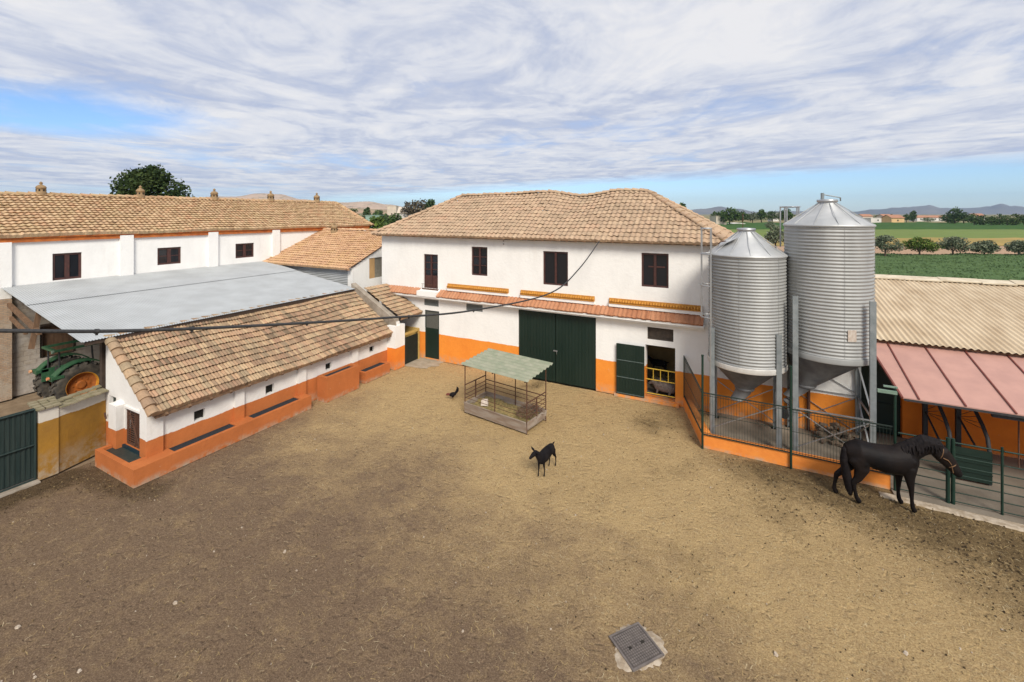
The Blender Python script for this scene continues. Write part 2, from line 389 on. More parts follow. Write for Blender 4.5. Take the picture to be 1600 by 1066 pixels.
# roof
mb=MB()
def sag(x):
    pts=[(-18.2,0),(-14.6,0),(-11.5,.03),(-9.2,.10),(-7.2,-.15),(-5.3,.08),(-3.9,.03),(-.3,0)]
    for (a,b),(c,d) in zip(pts,pts[1:]):
        if a<=x<=c: f=(x-a)/(c-a);f=f*f*(3-2*f);return b+(d-b)*f
    return 0
X0,X1,Y0,Y1,ZE,ZR=-18.15,-.35,18.08,25.3,6.50,8.66;hw=(Y1-Y0)/2
Md=math.hypot(hw,ZR-ZE);k_=hw/Md
slope(mb,(X0,Y0,ZE),(1,0,0),(0,hw,ZR-ZE),X1-X0,Md,.23,.30,l=lambda b:b*k_,r=lambda b:X1-X0-b*k_,zf=lambda a,b:sag(X0+a)*b/Md+.025*math.sin(a*1.7+b)*min(1,b)*.8,amp=.022,step=.03)
slope(mb,(X1,Y1,ZE),(-1,0,0),(0,-hw,ZR-ZE),X1-X0,Md,.46,.60,l=lambda b:b*k_,r=lambda b:X1-X0-b*k_,zf=lambda a,b:sag(X1-a)*b/Md,amp=.02,step=.03,nw=4)
slope(mb,(X1,Y0,ZE),(0,1,0),(-hw,0,ZR-ZE),Y1-Y0,Md,.23,.30,l=lambda b:b*k_,r=lambda b:Y1-Y0-b*k_,amp=.022,step=.03)
slope(mb,(X0,Y1,ZE),(0,-1,0),(hw,0,ZR-ZE),Y1-Y0,Md,.23,.30,l=lambda b:b*k_,r=lambda b:Y1-Y0-b*k_,amp=.022,step=.03)
mb.build('roof',m_tilebarn,barn)
mb=MB();ym=(Y0+Y1)/2
caps(mb,(X0+hw,ym,ZR+.02),(X1-hw,ym,ZR+.02),.12,.36,zf=lambda p:sag(p.x))
for a,b in (((X0,Y0),(X0+hw,ym)),((X1,Y0),(X1-hw,ym)),((X0,Y1),(X0+hw,ym)),((X1,Y1),(X1-hw,ym))):
    caps(mb,(a[0],a[1],ZE+.02),(b[0],b[1],ZR+.03),.11,.36)
mb.build('ridge_tiles',m_tilebarn,barn)
mb=MB();mb.box(X0+.25,X1-.25,Y0+.28,Y0+.40,ZE-.13,ZE-.04)
for i in range(44): 
    x=X0+.35+i*.395;mb.beam((x,Y0+.03,ZE-.085),(x,Y0+.42,ZE-.03),.09,.07)
mb.build('eave_rafters',m_beam,barn)
window(barn,F,-14.87,-13.95,3.70,5.48,2,3,'balcony_door',panel=.55)
window(barn,F,-11.90,-10.98,4.56,5.97,2,3)
window(barn,F,-8.04,-6.84,4.38,5.90,2,1)
window(barn,F,-3.66,-2.60,4.62,6.0,2,1,mid=.10)
mb=MB();F.box(mb,-3.40,-2.86,.07,.11,5.42,5.47);F.box(mb,-2.85,-2.75,.07,.11,5.42,5.47)
o=mb.build('glazing_bar',m_wood,barn)
# balcony door rail
mb=MB();F.box(mb,-14.95,-13.9,-.05,0.0,3.62,3.69)
for i in range(6): mb.tube([(-14.9+i*.19,18.42,3.68),(-14.9+i*.19,18.42,3.92)],.008,5)
mb.tube([(-14.95,18.42,3.92),(-13.9,18.42,3.92)],.01,5);mb.build('balcony_sill',m_rust,barn)
# vents
for a0,a1,z0,z1 in ((-14.83,-13.90,2.79,3.16),(-12.20,-11.25,2.79,3.16)):
    mb=MB();F.box(mb,a0,a1,.03,.05,z0,z1)
    n=int((a1-a0)/.05)
    for i in range(n+1): x=a0+(a1-a0)*i/n;mb.box(x-.006,x+.006,18.515,18.53,z0,z1)
    for i in range(1,6): z=z0+(z1-z0)*i/6;mb.box(a0,a1,18.510,18.514,z-.006,z+.006)
    mb.build('vent_grille',M('vent_mesh',(.16,.18,.17),(.22,.23,.22),30),barn)
mb=MB();F.box(mb,-3.42,-2.42,.12,.16,2.5,3.0);F.box(mb,-3.42,-2.42,.05,.1,2.5,2.54);F.box(mb,-3.42,-3.38,.05,.1,2.54,3.0);mb.build('vent_panel',M('vent_board',(.05,.04,.032),(.085,.065,.05),9),barn)
# tile canopy and ledges
for a0,a1,nm in ((-17.25,-15.02,'canopy_tiles'),(-13.75,-1.30,'canopy_tiles')):
    mb=MB();slope(mb,(a0,18.10,3.40),(1,0,0),(0,.40,.29),a1-a0,.49,.19,.49,amp=.016,step=.02,nw=5,drop=.05);mb.build(nm,m_canopytile,barn)
mb=MB();F.box(mb,-17.27,-1.28,-.36,-.004,3.27,3.34);F.box(mb,-17.25,-1.30,-.26,-.005,3.19,3.27)
F.box(mb,-15.02,-13.75,-.40,-.004,3.34,3.60)
mb.prism([(18.12,3.34),(18.496,3.34),(18.496,3.66)],-17.24,-1.31,'x');mb.build('canopy_cornice',m_white,barn)
for a0,a1 in ((-13.3,-9.8),(-9.15,-5.62),(-4.98,-1.35)):
    mb=MB();F.box(mb,a0,a1,-.13,-.004,3.832,3.87)
    n=int((a1-a0)/.11)
    for i in range(n): x=a0+(i+.5)*(a1-a0)/n; mb.tube([(x,18.35,3.90),(x,18.50,3.99)],(.05),6)
    F.box(mb,a0,a1,-.06,-.004,3.87,4.05)
    mb.build('tile_ledge',m_orange,barn)
# garage door
for a0,a1 in ((-9.27,-7.45),(-7.42,-5.59)):
    mb=MB();F.box(mb,a0,a1,.03,.07,.03,3.13)
    n=12
    for i in range(n): x=a0+(a1-a0)*(i+.5)/n; F.box(mb,x-.055,x+.055,.018,.03,.05,3.11)
    for z in (.08,1.5,3.02): F.box(mb,a0,a1,.014,.03,z,z+.05)
    d=mb.build('double_door_leaf',m_green,barn)
mb=MB();F.box(mb,-7.53,-7.34,-.02,.015,1.42,1.47);mb.tube([(-7.36,18.47,1.44),(-7.36,18.44,1.36),(-7.36,18.47,1.30)],.01,5);mb.build('door_bolt',m_galv,barn)
# small swung-open door, leaf folded back against the wall
mb=MB();F.box(mb,-4.66,-3.52,-.13,-.09,.13,2.20)
for i in range(9): x=-4.66+1.14*(i+.5)/9; F.box(mb,x-.052,x+.052,-.142,-.13,.15,2.18)
d=mb.build('small_door_leaf',m_green,barn)
mb=MB()
for z in (.16,.82,1.52): F.box(mb,-4.64,-3.54,-.158,-.143,z,z+.03)
mb.split('door_strap',M('worn_strap',(.12,.15,.14),(.06,.09,.08),12),d)
mb=MB()
for z in (.30,.86,1.30): mb.tube([(-3.48,18.56,z),(-2.37,18.56,z)],.022,6)
for x in (-3.2,-2.92,-2.62): mb.tube([(x,18.56,.86),(x,18.56,1.30)],.018,6)
mb.build('doorway_gate',m_yel,barn)
# narrow green door at the left, upper half mesh
mb=MB();F.box(mb,-14.80,-13.88,.05,.09,.06,1.62);F.box(mb,-14.80,-14.74,.04,.09,1.62,2.5);F.box(mb,-13.94,-13.88,.04,.09,1.62,2.5);F.box(mb,-14.8,-13.88,.04,.09,2.5,2.55)
d=mb.build('narrow_door',m_green,barn)
mb=MB();F.box(mb,-14.74,-13.94,.07,.08,1.62,2.5)
for i in range(16): x=-14.74+.8*i/15;mb.box(x-.006,x+.006,18.55,18.565,1.62,2.5)
mb.build('door_mesh',M('grey_mesh',(.10,.10,.09),(.14,.14,.12),30),d)
mb=MB()
for x,z in ((-10.1,6.27),(-10.1,6.12)): F.box(mb,x,x+.05,-.03,0,z,z+.06)
mb.split('wall_fitting',m_conc,barn)

# ---- low annex continuing behind the silos
annex=thing('annex','low white and orange wall building behind the two silos','annex',(0,0,0))
mb=MB();F.wall(mb,-1.118,3.52,0,2.70,.3)
mb.box(3.22,3.52,18.8,22.5,0,2.70);mb.build('wall',m_barn,annex)
mb=MB();slope(mb,(-1.118,18.2,2.76),(1,0,0),(0,3.0,.75),4.75,3.1,.22,.42);mb.build('roof',m_tilemid,annex)
mb=MB();mb.tube([(2.05,18.42,0),(2.05,18.42,2.6)],.05,8);mb.build('downpipe',m_rust,annex)

# ================================================================= LONG BUILDING (left)
longb=thing('long_building','long white building with buff tile roof and masonry foot, behind the metal shelter roof','farm building')
F=Face('+x',-26.8)
wn=[(7.89,8.86,4.66,5.84),(11.81,12.90,4.93,5.82),(15.78,16.91,4.93,5.80)]
mb=MB();F.wall(mb,-4,26.3,4.2,6.42,.4,wn);mb.box(-34.0,-27.2,25.9,26.3,0,6.42);mb.box(-34.4,-34.0,-4,26.3,0,6.42)
mb.prism([(-34.4,6.42),(-26.8,6.42),(-30.6,8.35)],25.9,26.28,'y')
F.box(mb,-4,6.64,-.14,-.003,4.12,6.42)
for a,b in ((10.22,10.75),(14.21,14.73),(18.04,18.55)): F.box(mb,a,b,-.14,-.003,4.3,6.55)
mb.build('wall',m_white,longb)
mb=MB();F.wall(mb,-4,26.3,0,4.19,.38,[(7.55,8.62,1.35,2.72)]);mb.build('masonry_wall',m_block,longb)
mb=MB();F.box(mb,5.4,6.62,-.24,-.002,0,4.10);mb.build('brick_pier',m_brick,longb)
mb=MB();F.box(mb,7.5,8.7,.04,.10,1.3,1.38);F.box(mb,7.5,8.7,-.03,.1,2.72,2.82);F.box(mb,7.5,7.58,.0,.1,1.38,2.72);F.box(mb,8.59,8.66,0,.1,1.38,2.72)
o=mb.build('timber_window',m_dtimber,longb);mb=MB();F.box(mb,7.58,8.59,.16,.2,1.38,2.72);mb.build('shutter',m_beam,o)
mb=MB();F.box(mb,-4,26.35,-.10,-.001,6.40,6.58);F.box(mb,-4,26.36,-.16,-.001,6.581,6.66);mb.build('cornice',m_cornice,longb)
for w in wn: window(longb,F,*w,2,1 if w[0]<10 else 2,mid=.16,fw=.09)
mb=MB();md=math.hypot(4.2,1.9)
slope(mb,(-26.60,-4,6.70),(0,1,0),(-4.02,0,1.84),30.5,md-.17,.22,.27,amp=.019,step=.06,nw=5,zf=lambda a,b:.02*math.sin(a*1.1))
slope(mb,(-34.8,26.5,6.66),(0,-1,0),(4.2,0,1.88),30.5,md,.5,.6,amp=.03,step=.04,nw=4)
mb.build('roof',m_tileleft,longb)
mb=MB();caps(mb,(-30.61,-4,8.56),(-30.61,26.5,8.56),.12,.38);caps(mb,(-26.42,26.42,6.7),(-30.6,26.42,8.58),.12,.38);caps(mb,(-34.8,26.42,6.7),(-30.6,26.42,8.58),.12,.38);mb.build('ridge_tiles',m_tileleft,longb)
m_fin=M('clay_finial',(.34,.23,.12),(.22,.15,.085),6,.9,bmp=.6,bsc=20)
def finial(parent,x,y,z,s=1.0):
    mb=MB();mb.lathe([(.30*s,-.15),(.30*s,.05),(.27*s,.07),(.27*s,.34*s),(.30*s,.36*s),(.30*s,.40*s),(.27*s,.47*s),(.19*s,.56*s),(.08*s,.61*s),(.07*s,.66*s),(.11*s,.70*s),(.09*s,.77*s),(.03*s,.84*s),(0,.85*s)],14,(x,y,z))
    o=mb.build('chimney',m_fin,parent)
    mb=MB()
    for k in range(7):
        t=k*2*PI/7+.3;c,s_=math.cos(t),math.sin(t);mb.beam((x+c*.262*s,y+s_*.262*s,z+.2*s),(x+c*.284*s,y+s_*.284*s,z+.2*s),.09*s,.14*s)
    mb.split('chimney_opening',m_black,o)
for y,s in ((7.0,.5),(8.6,.66),(12.65,.70),(16.65,.74),(20.55,.78),(24.5,.8)): finial(longb,-30.6,y,8.62,s)

# ================================================================= MIDDLE BUILDING
midb=thing('middle_building','small white building with orange-buff tile roof and half-boarded window beside the barn','building')
F2=Face('+x',-19.3)
mb=MB();F2.wall(mb,17.8,25.6,0,4.55,.3,[(19.04,20.15,3.79,4.99)])
mb.prism([(17.8,4.551),(19.04,4.551),(19.04,5.13)],-19.6,-19.3,'x')
mb.prism([(20.15,4.551),(25.6,4.551),(22,6.30),(20.15,5.6)],-19.6,-19.3,'x')
mb.prism([(19.04,4.991),(20.15,4.991),(20.15,5.6),(19.04,5.13)],-19.6,-19.3,'x')
mb.box(-26.6,-19.6,17.8,18.1,0,4.5);mb.box(-19.62,-19.26,17.74,17.798,2.9,4.5)
mb.build('wall',m_white,midb)
mb=MB();slope(mb,(-26.79,17.45,4.55),(1,0,0),(0,4.55,1.9),7.62,4.93,.21,.27,amp=.024,step=.045,nw=5,zf=lambda a,b:.03*math.sin(a*.9+1)*b/4.9)
slope(mb,(-19.17,26.2,4.7),(-1,0,0),(0,-4.2,1.75),7.62,4.55,.48,.6,nw=4);mb.build('roof',m_tilemid,midb)
mb=MB();caps(mb,(-26.7,22.0,6.50),(-19.1,22.0,6.50),.11,.38);mb.build('ridge_tiles',m_tilemid,midb)
finial(midb,-25.2,21.6,6.35,.75)
mb=MB();F2.box(mb,19.04,20.15,.08,.12,3.79,4.99,0);F2.box(mb,19.04,19.5,.03,.06,3.80,4.98,1);mb.build('boarded_window',[M('grey_shutter',(.20,.19,.15),(.26,.24,.2),8),m_ply],midb)
mb=MB();corr(mb,(-26.3,17.76,4.42),(-26.3,17.76,3.3),(-19.65,17.76,4.42),(-19.65,17.76,3.3),12,.018);mb.build('cladding',m_metalroof,midb)

# ================================================================= METAL SHELTER
sh=thing('shelter','open tractor shelter with low-pitched grey corrugated metal roof on timber posts','shelter')
A=Vector((-26.78,6.35,4.60));B=Vector((-26.78,17.7,4.60));C=Vector((-17.72,5.85,3.70));D=Vector((-17.72,16.62,3.72))
m1=A.lerp(C,.36);m2=B.lerp(D,.36);up=Vector((0,0,.02))
mb=MB();corr(mb,C,D,m1-up,m2-up,140,.012,5);mb.build('roof_sheet',m_metalroof,sh)
mb=MB();corr(mb,m1.lerp(C,.05)+up*.2,m2.lerp(D,.05)+up*.2,A,B,140,.012,5);mb.build('roof_sheet',m_metalroof,sh)
mb=MB()
for k in range(5):
    p=A.lerp(C,k/4*.98+.01);q=B.lerp(D,k/4*.98+.01);mb.beam(p-Vector((0,-.1,.09)),q-Vector((0,.1,.09)),.09,.12)
mb.split('purlin',m_dtimber,sh)
for x,y in ((-18.52,6.56),(-18.6,11.0),(-18.6,15.9)): 
    mb=MB();mb.box(x,x+.16,y,y+.15,0,3.6);mb.build('post',m_dtimber,sh)
mb=MB();mb.beam((-22.6,6.1,2.75),(-22.75,6.35,4.05),.16,.04,up=(1,0,0));mb.build('leaning_plank',m_beam,sh)
mb=MB();mb.beam((-26.7,6.55,3.9),(-22.2,6.2,3.35),.12,.14);mb.beam((-26.7,6.6,3.35),(-24.2,6.4,3.05),.1,.12);mb.split('end_beam',m_beam,sh)

# ================================================================= LIVESTOCK SHED
shed=thing('livestock_shed','low white and orange livestock shed with weathered clay tile lean-to roof','shed')
F=Face('+x',-15.45)
hw_=[(7.80,8.12,.99,1.30),(10.18,10.50,.97,1.29),(12.80,13.10,1.03,1.31),(15.26,15.55,1.10,1.36)]
mb=MB();F.wall(mb,6.6,16.6,0,1.88,.3,hw_)
G=Face('-y',6.6)
G.wall(mb,-18.2,-15.751,0,1.88,.3,[(-17.95,-17.5,0,1.80),(-16.90,-15.90,.48,1.62)])
mb.prism([(-18.2,1.881),(-15.751,1.881),(-15.6,1.93),(-17.95,3.52),(-18.2,3.52)],6.6,6.9,'y')
mb.box(-18.2,-17.95,6.9,16.6,0,3.5)
G.box(mb,-16.86,-15.92,-.05,-.002,1.64,1.70);G.box(mb,-16.86,-15.92,-.06,-.002,.42,.48)
mb.build('wall',m_shed,shed)
mb=MB()
F.box(mb,6.50,6.92,-.09,-.002,0,1.86);G.box(mb,-15.80,-15.449,-.088,-.003,0,1.86)
for a,b in ((9.02,9.34),(11.44,11.80),(14.14,14.48)): F.box(mb,a,b,-.11,-.002,0,1.80)
G.box(mb,-17.42,-16.93,-.22,-.002,0,1.72);mb.lathe([(.24,0),(.22,.1),(.15,.18),(0,.22)],14,(-17.175,6.62,1.60))
mb.split('pilaster',m_pil,shed)
for a0,a1,z0,z1 in hw_:
    mb=MB();F.box(mb,a0,a1,.16,.2,z0,z1);F.box(mb,a0,a0+.03,.1,.16,z0,z1);F.box(mb,a1-.03,a1,.1,.16,z0,z1);mb.build('window',m_black,shed)
mb=MB()
G.box(mb,-16.90,-15.90,.14,.17,.48,1.62,1)
for x0 in (-16.90,-15.94,-16.42): G.box(mb,x0,x0+.04,.04,.08,.50,1.60)
for z in (.50,1.56): G.box(mb,-16.86,-15.94,.04,.08,z,z+.04)
for i in range(15): G.box(mb,-16.88,-16.40,.05,.07,.56+i*.068,.575+i*.068)
for i in range(9): G.box(mb,-16.38+i*.05,-16.37+i*.05,.05,.065,.54,1.56)
mb.beam((-16.72,6.63,1.5),(-16.1,6.63,.58),.03,.02);mb.build('barred_window',[m_rust,m_black],shed)
mb=MB();G.box(mb,-17.95,-17.5,.10,.14,.0,1.80);G.box(mb,-17.95,-17.5,.06,.1,.9,.94);G.box(mb,-17.95,-17.5,.06,.1,.35,.38);mb.build('door',m_green,shed)
mb=MB();mb.tube([(-18.0,6.5,1.25),(-17.5,6.35,1.25)],.025,6)
mb.build('door_bar',m_rust,shed)
mb=MB();md=math.hypot(2.78,1.85)
slope(mb,(-15.12,6.55,1.76),(0,1,0),(-2.78,0,1.85),9.98,md,.105,.285,amp=.018,step=.055,nw=4,jit=.008,zf=lambda a,b:.035*math.sin(a*.75+.6)+.015*math.sin(a*2.1+b))
mb.build('roof',m_tileshed,shed)
mb=MB();caps(mb,(-15.08,6.56,1.82),(-17.9,6.56,3.70),.13,.30);caps(mb,(-17.92,6.5,3.66),(-17.92,16.5,3.66),.11,.36);mb.build('verge_tiles',m_tileshed,shed)
mb=MB();mb.prism([(-15.16,1.70),(-15.45,1.88),(-17.95,3.54),(-17.95,3.44),(-15.45,1.78),(-15.16,1.62)],6.62,16.5,'y')
for i in range(16): y=6.9+i*.62;mb.beam((-15.10,y,1.64),(-15.5,y,1.89),.08,.07)
mb.build('rafters',m_beam,shed)
def trough(x0,x1,y0,y1,z,t,nm='feed_trough',open_=(1,1,1,1)):
    t=.13
    mb=MB();mb.box(x0,x1,y0,y1,0,z-.14)
    mb.box(x1-t,x1,y0,y1,z-.14,z)
    mb.box(x0,x1-t,y0,y0+t,z-.14,z);mb.box(x0,x1-t,y1-t,y1,z-.14,z)
    if open_[0]: mb.box(x0,x0+t*.6,y0+t,y1-t,z-.14,z)
    o=mb.build(nm,m_trough,shed)
    mb=MB();mb.box(x0+.01,x1-t,y0+t,y1-t,z-.138,z-.03,0);mb.build('trough_lining',m_inside,o)
trough(-15.44,-14.92,6.93,9.01,.50,.20,open_=(0,0,0,0));trough(-15.44,-14.92,9.35,11.43,.50,.20,open_=(0,0,0,0));trough(-15.44,-14.94,14.49,16.05,.48,.18,open_=(0,0,0,0))
mb=MB();mb.box(-15.34,-14.92,9.012,9.348,0,.5);mb.box(-15.34,-14.92,11.432,11.70,0,.5);mb.box(-15.35,-14.92,6.012,6.928,0,.5);mb.split('trough_plinth',m_trough,shed)
mb=MB();mb.box(-17.28,-15.352,6.01,6.14,0,.5);mb.box(-17.28,-17.14,6.141,6.37,0,.5);mb.box(-15.50,-15.353,6.141,6.50,0,.5);mb.box(-17.139,-15.501,6.141,6.58,0,.36)
o=mb.build('feed_trough',m_trough,shed);mb=MB();mb.box(-17.138,-15.502,6.142,6.575,.361,.42,0);mb.box(-17.138,-15.502,6.53,6.59,.42,.50,1);mb.build('trough_lining',[m_water,m_inside],o)
wt=thing('water_trough','raised orange masonry water trough against the shed wall, taller than the feed troughs','water trough')
mb=MB();mb.box(-15.335,-14.80,12.30,14.02,0,.86);mb.box(-14.93,-14.80,12.30,14.02,.86,1.0);mb.box(-15.335,-14.93,12.30,12.45,.86,1.0);mb.box(-15.335,-14.93,13.87,14.02,.86,1.0);mb.box(-15.335,-15.27,12.45,13.87,.86,1.0)
mb.build('basin',m_trough,wt);mb=MB();mb.box(-15.27,-14.93,12.45,13.87,.862,.93);mb.build('water',m_inside,wt)

# ================================================================= PASSAGE between shed and barn
pas=thing('passage_shelter','small tiled shelter over the dark passage between shed and barn','shelter')
mb=MB();slope(mb,(-14.92,16.80,2.42),(0,1,0),(-2.55,0,1.32),1.66,2.87,.105,.285,amp=.018,step=.06,nw=5,jit=.008);mb.build('roof',m_tileshed,pas)
mb=MB();mb.hexa([(-18.0,16.58,2.2),(-15.0,16.58,2.0),(-15.0,16.80,2.0),(-18.0,16.80,2.2),(-18.0,16.50,3.98),(-15.06,16.50,2.42),(-15.06,16.80,2.42),(-18.0,16.80,3.98)])
mb.build('parapet',m_conc,pas)
mb=MB();mb.box(-15.45,-14.93,16.42,17.10,0,2.12);mb.box(-15.45,-15.0,16.60,16.80,2.12,2.30);mb.build('pillar',m_end,pas)
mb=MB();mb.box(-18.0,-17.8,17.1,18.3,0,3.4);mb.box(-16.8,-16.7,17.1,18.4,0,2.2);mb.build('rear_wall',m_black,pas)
mb=MB();mb.box(-15.05,-14.97,18.20,18.29,0,1.50);mb.box(-15.05,-14.97,17.12,18.29,1.50,1.60)
mb.box(-16.6,-15.06,18.30,18.36,0.0,1.6)
mb.build('doorway_frame',m_yelgate,pas)
mb=MB();mb.box(-15.06,-15.0,17.13,18.19,.05,1.36);mb.build('half_door',M('black_green_door',(.012,.018,.014),(.02,.025,.02),6,.6),pas)

# ================================================================= OCHRE WALL AND YARD GATE
yw=thing('ochre_wall','ochre and white boundary wall with rough tile coping between yard gate and shed','wall')
mb=MB();mb.hexa([(-17.79,5.36,0),(-18.17,6.59,0),(-18.45,6.59,0),(-18.09,5.36,0),(-17.79,5.36,1.9),(-18.17,6.59,1.9),(-18.45,6.59,1.9),(-18.09,5.36,1.9)]);mb.build('wall_panel',m_yellow,yw)
mb=MB();mb.box(-18.25,-17.76,4.95,5.359,0,2.0);mb.build('pillar',m_yellow,yw)
mb=MB();rr=random.Random(5)
for i in range(3):
    for j in range(6):
        y=5.36+j*.205;x=-18.20+i*.21-j*.064-.06;z=1.93+.05*(i==0)+rr.uniform(-.012,.015)
        mb.box(x,x+.205,y,y+.2,z,z+.04)
for i in range(4):
    for j in range(3):
        y=4.88+j*.18+rr.uniform(-.02,.02);x=-18.36+i*.17;z=2.002+.05*(3-i)*.5;mb.box(x,x+.165,y,y+.172,z,z+.05)
mb.build('coping_tiles',M('mossy_slab',(.28,.24,.16),(.19,.17,.10),5,.95,bmp=.7,bsc=20),yw)
yg=thing('yard_gate','dark green ribbed metal yard gate at the left edge','gate')
mb=MB();mb.box(-17.92,-17.88,.3,4.92,.08,2.06)
for i in range(46): y=.35+i*.1;mb.box(-17.88,-17.862,y,y+.05,.1,2.04)
mb.build('leaf',m_green2,yg)
mb=MB()
for z in (.05,1.03,2.03): mb.tube([(-17.84,.3,z),(-17.84,4.92,z)],.025,6)
mb.tube([(-17.84,4.9,.05),(-17.84,4.9,2.05)],.03,6);mb.build('frame',m_green2,yg)
mb=MB();mb.box(-18.3,-17.6,.2,4.94,-.03,.03);mb.build('threshold',m_conc,yg)
# ================================================================= SILOS
def silo(label,cx,cy,Rr,z0,z1,zap,hop,legs,legtop,name='silo',pitch=.105,seed=0,hatch=False):
    t=thing(name,label,'silo',(cx,cy,0),0,'galvanised feed silos')
    mb=MB();prof=[];n=int((z1-z0)/pitch);
    for i in range(n*6+1):
        z=z0+(z1-z0)*i/(n*6);prof.append((Rr+.014*math.sin(2*PI*i/6),z))
    mb.lathe(prof,72,mi=0);
    for k in range(6):                                    # bolted vertical laps
        a=k*PI/3+.35+seed;mb.tube([(math.cos(a)*(Rr+.017),math.sin(a)*(Rr+.017),z0+.05),(math.cos(a)*(Rr+.017),math.sin(a)*(Rr+.017),z1-.03)],.004,4,0,False)
    mb.build('shell',m_galv2,t)
    mb=MB();mb.lathe([(Rr+.03,z1-.05),(Rr+.05,z1-.02),(Rr+.03,z1+.015),(Rr*.6,z1+(zap-z1)*.42),(.26,zap-.06),(.25,zap)],48)
    for k in range(12):
        a=k*PI/6+.1;c,s=math.cos(a),math.sin(a);mb.beam((c*Rr,s*Rr,z1+.035),(c*.26,s*.26,zap-.035),.014,.02)
    mb.build('cone_roof',m_galvroof,t)
    mb=MB();mb.lathe([(.25,zap-.02),(.29,zap),(.29,zap+.07),(.27,zap+.08),(0,zap+.10)],20)
    o=mb.build('lid',m_galv,t)
    mb=MB();mb.lathe([(Rr+.03,z0-.16),(Rr+.045,z0-.13),(Rr+.03,z0-.08),(Rr+.045,z0-.02),(Rr+.03,z0+.02)],60);mb.build('band',m_galv2 if hatch else m_bright,t)
    hx,hy,hz,hr=hop
    mb=MB();vs=[];n=40
    for (x,y,z,r) in ((0,0,z0-.1,Rr-.01),(hx*.5,hy*.5,(z0-.1+hz)/2,(Rr+hr)/2*.98),(hx,hy,hz,hr),(hx*1.15-.06,hy,hz-.18,hr*.95),(hx*1.3-.22,hy-.03,hz-.42,hr*.8)):
        for k in range(n):
            a=2*PI*k/n;vs.append((x+r*math.cos(a),y+r*math.sin(a),z))
    mb.add(vs,[(i*n+k,i*n+(k+1)%n,(i+1)*n+(k+1)%n,(i+1)*n+k)[::-1] for i in range(4) for k in range(n)]+[tuple(range(4*n,5*n))],0,smooth=True)
    mb.lathe([(hr+.03,hz-.04),(hr+.05,hz),(hr+.03,hz+.04)],24,(hx,hy,0));
    mb.build('hopper',m_hopper,t)
    for lx,ly in legs:
        mb=MB();s=1 if lx>0 else -1;q=1 if ly>0 else -1
        mb.box(lx-.075,lx+.075,ly-.012,ly+.012,0,legtop);mb.box(lx-s*.075,lx-s*.05,ly+.012 if q<0 else ly-.10,ly+.10 if q<0 else ly-.012,0,legtop)
        mb.box(lx+s*.05,lx+s*.075,ly+.012 if q<0 else ly-.10,ly+.10 if q<0 else ly-.012,0,legtop)
        mb.box(lx-.14,lx+.14,ly-.12,ly+.12,0,.05);mb.build('leg',m_galvleg,t)
    for i in range(4):
        (ax,ay),(bx,by)=legs[i],legs[(i+1)%4]
        for a,b in ((.15,1.35),(1.35,.15)) if i!=0 or hatch else ((.3,1.4),):
            mb=MB();mb.beam((ax,ay,a+.1),(bx,by,b+.1),.045,.02);mb.build('cross_brace',m_galv,t)
        if hatch:
            mb=MB();mb.beam((ax,ay,1.48),(bx,by,1.48),.05,.03);mb.build('cross_brace',m_galv,t)
            if i in(1,2):
                mb=MB();mb.beam((ax,ay,1.55),(bx,by,2.6),.045,.02);mb.build('cross_brace',m_galv,t)
    return t
m_galvroof=M('zinc_cone',(.56,.565,.56),(.43,.44,.44),1.6,.55,.5,bmp=.06)
legs=[(-1.02,-.88),(.92,-.88),(.92,.88),(-1.02,.88)]
s1=silo('shorter galvanised silo with a caged ladder, its cone roof partly flattened',.12,17.22,1.18,2.62,6.22,7.02,(-.05,-.05,1.62,.26),legs,3.75,pitch=.10)
# ladder and safety cage on the short silo
mb=MB();lx=-1.02
for dx in (-.2,.2): mb.tube([(lx-.03+dx*.0,-.95+dx,.25),(lx-.03,-.95+dx,6.3)],.018,6)
for i in range(21): z=.35+i*.29;mb.tube([(lx-.03,-1.15,z),(lx-.03,-.75,z)],.012,5)
mb.build('ladder',m_galv,s1)
mb=MB()
def arc(z,r=.33):
    return [(lx-.03-r*1.0*math.sin(a),-.95-r*math.cos(a),z) for a in [PI*i/10 for i in range(11)]]
for z in (4.15,5.2,6.25,7.1): 
    p=arc(z);mb.tube(p,.02,5)
for k in (0,3,6,10): p=arc(0)[k];mb.tube([(p[0],p[1],4.1),(p[0],p[1],7.12)],.017,5)
mb.build('safety_cage',m_galv,s1)
mb=MB();mb.hexa([(-.85,-.55,6.46),(-.30,-.62,6.76),(-.25,-.1,6.84),(-.80,-.05,6.58),(-.85,-.55,6.475),(-.30,-.62,6.775),(-.25,-.1,6.855),(-.80,-.05,6.595)]);mb.build('roof_flap',m_galvroof,s1)
mb=MB();mb.tube([(-.1,.3,6.9),(-.1,.3,7.6)],.012,5);mb.tube([(-.85,-.35,6.55),(-.78,-.42,6.63),(-.62,-.40,6.66)],.02,5);mb.build('roof_fitting',m_rust,s1)
s2=silo('taller galvanised silo beside the stable, with a rising pipe on its cone roof',2.47,17.62,1.20,3.18,7.24,7.98,(-.62,-.15,1.95,.27),[(-.98,-1.14),(.96,-1.12),(.96,.86),(-.98,.86)],5.0,seed=.4,hatch=True)
mb=MB();mb.tube([(-.13,.0,7.95),(-.13,0,8.28)],.05,8);mb.tube([(-.15,0,8.24),(.35,0,8.12)],.02,6);mb.tube([(.35,0,8.12),(.37,.1,8.02)],.02,6);mb.build('roof_pipe',m_galvleg,s2)
mb=MB();mb.tube([(1.24,.18,5.9),(1.24,.18,7.1)],.02,6);mb.build('side_pipe',m_white,s2)
mb=MB()   # cage hoop seen behind, top of its rear ladder
p=[(-.95-.3*math.sin(a),1.02-.3*math.cos(a)*1.6,7.84) for a in [2*PI*i/14 for i in range(15)]];mb.tube(p,.022,5)
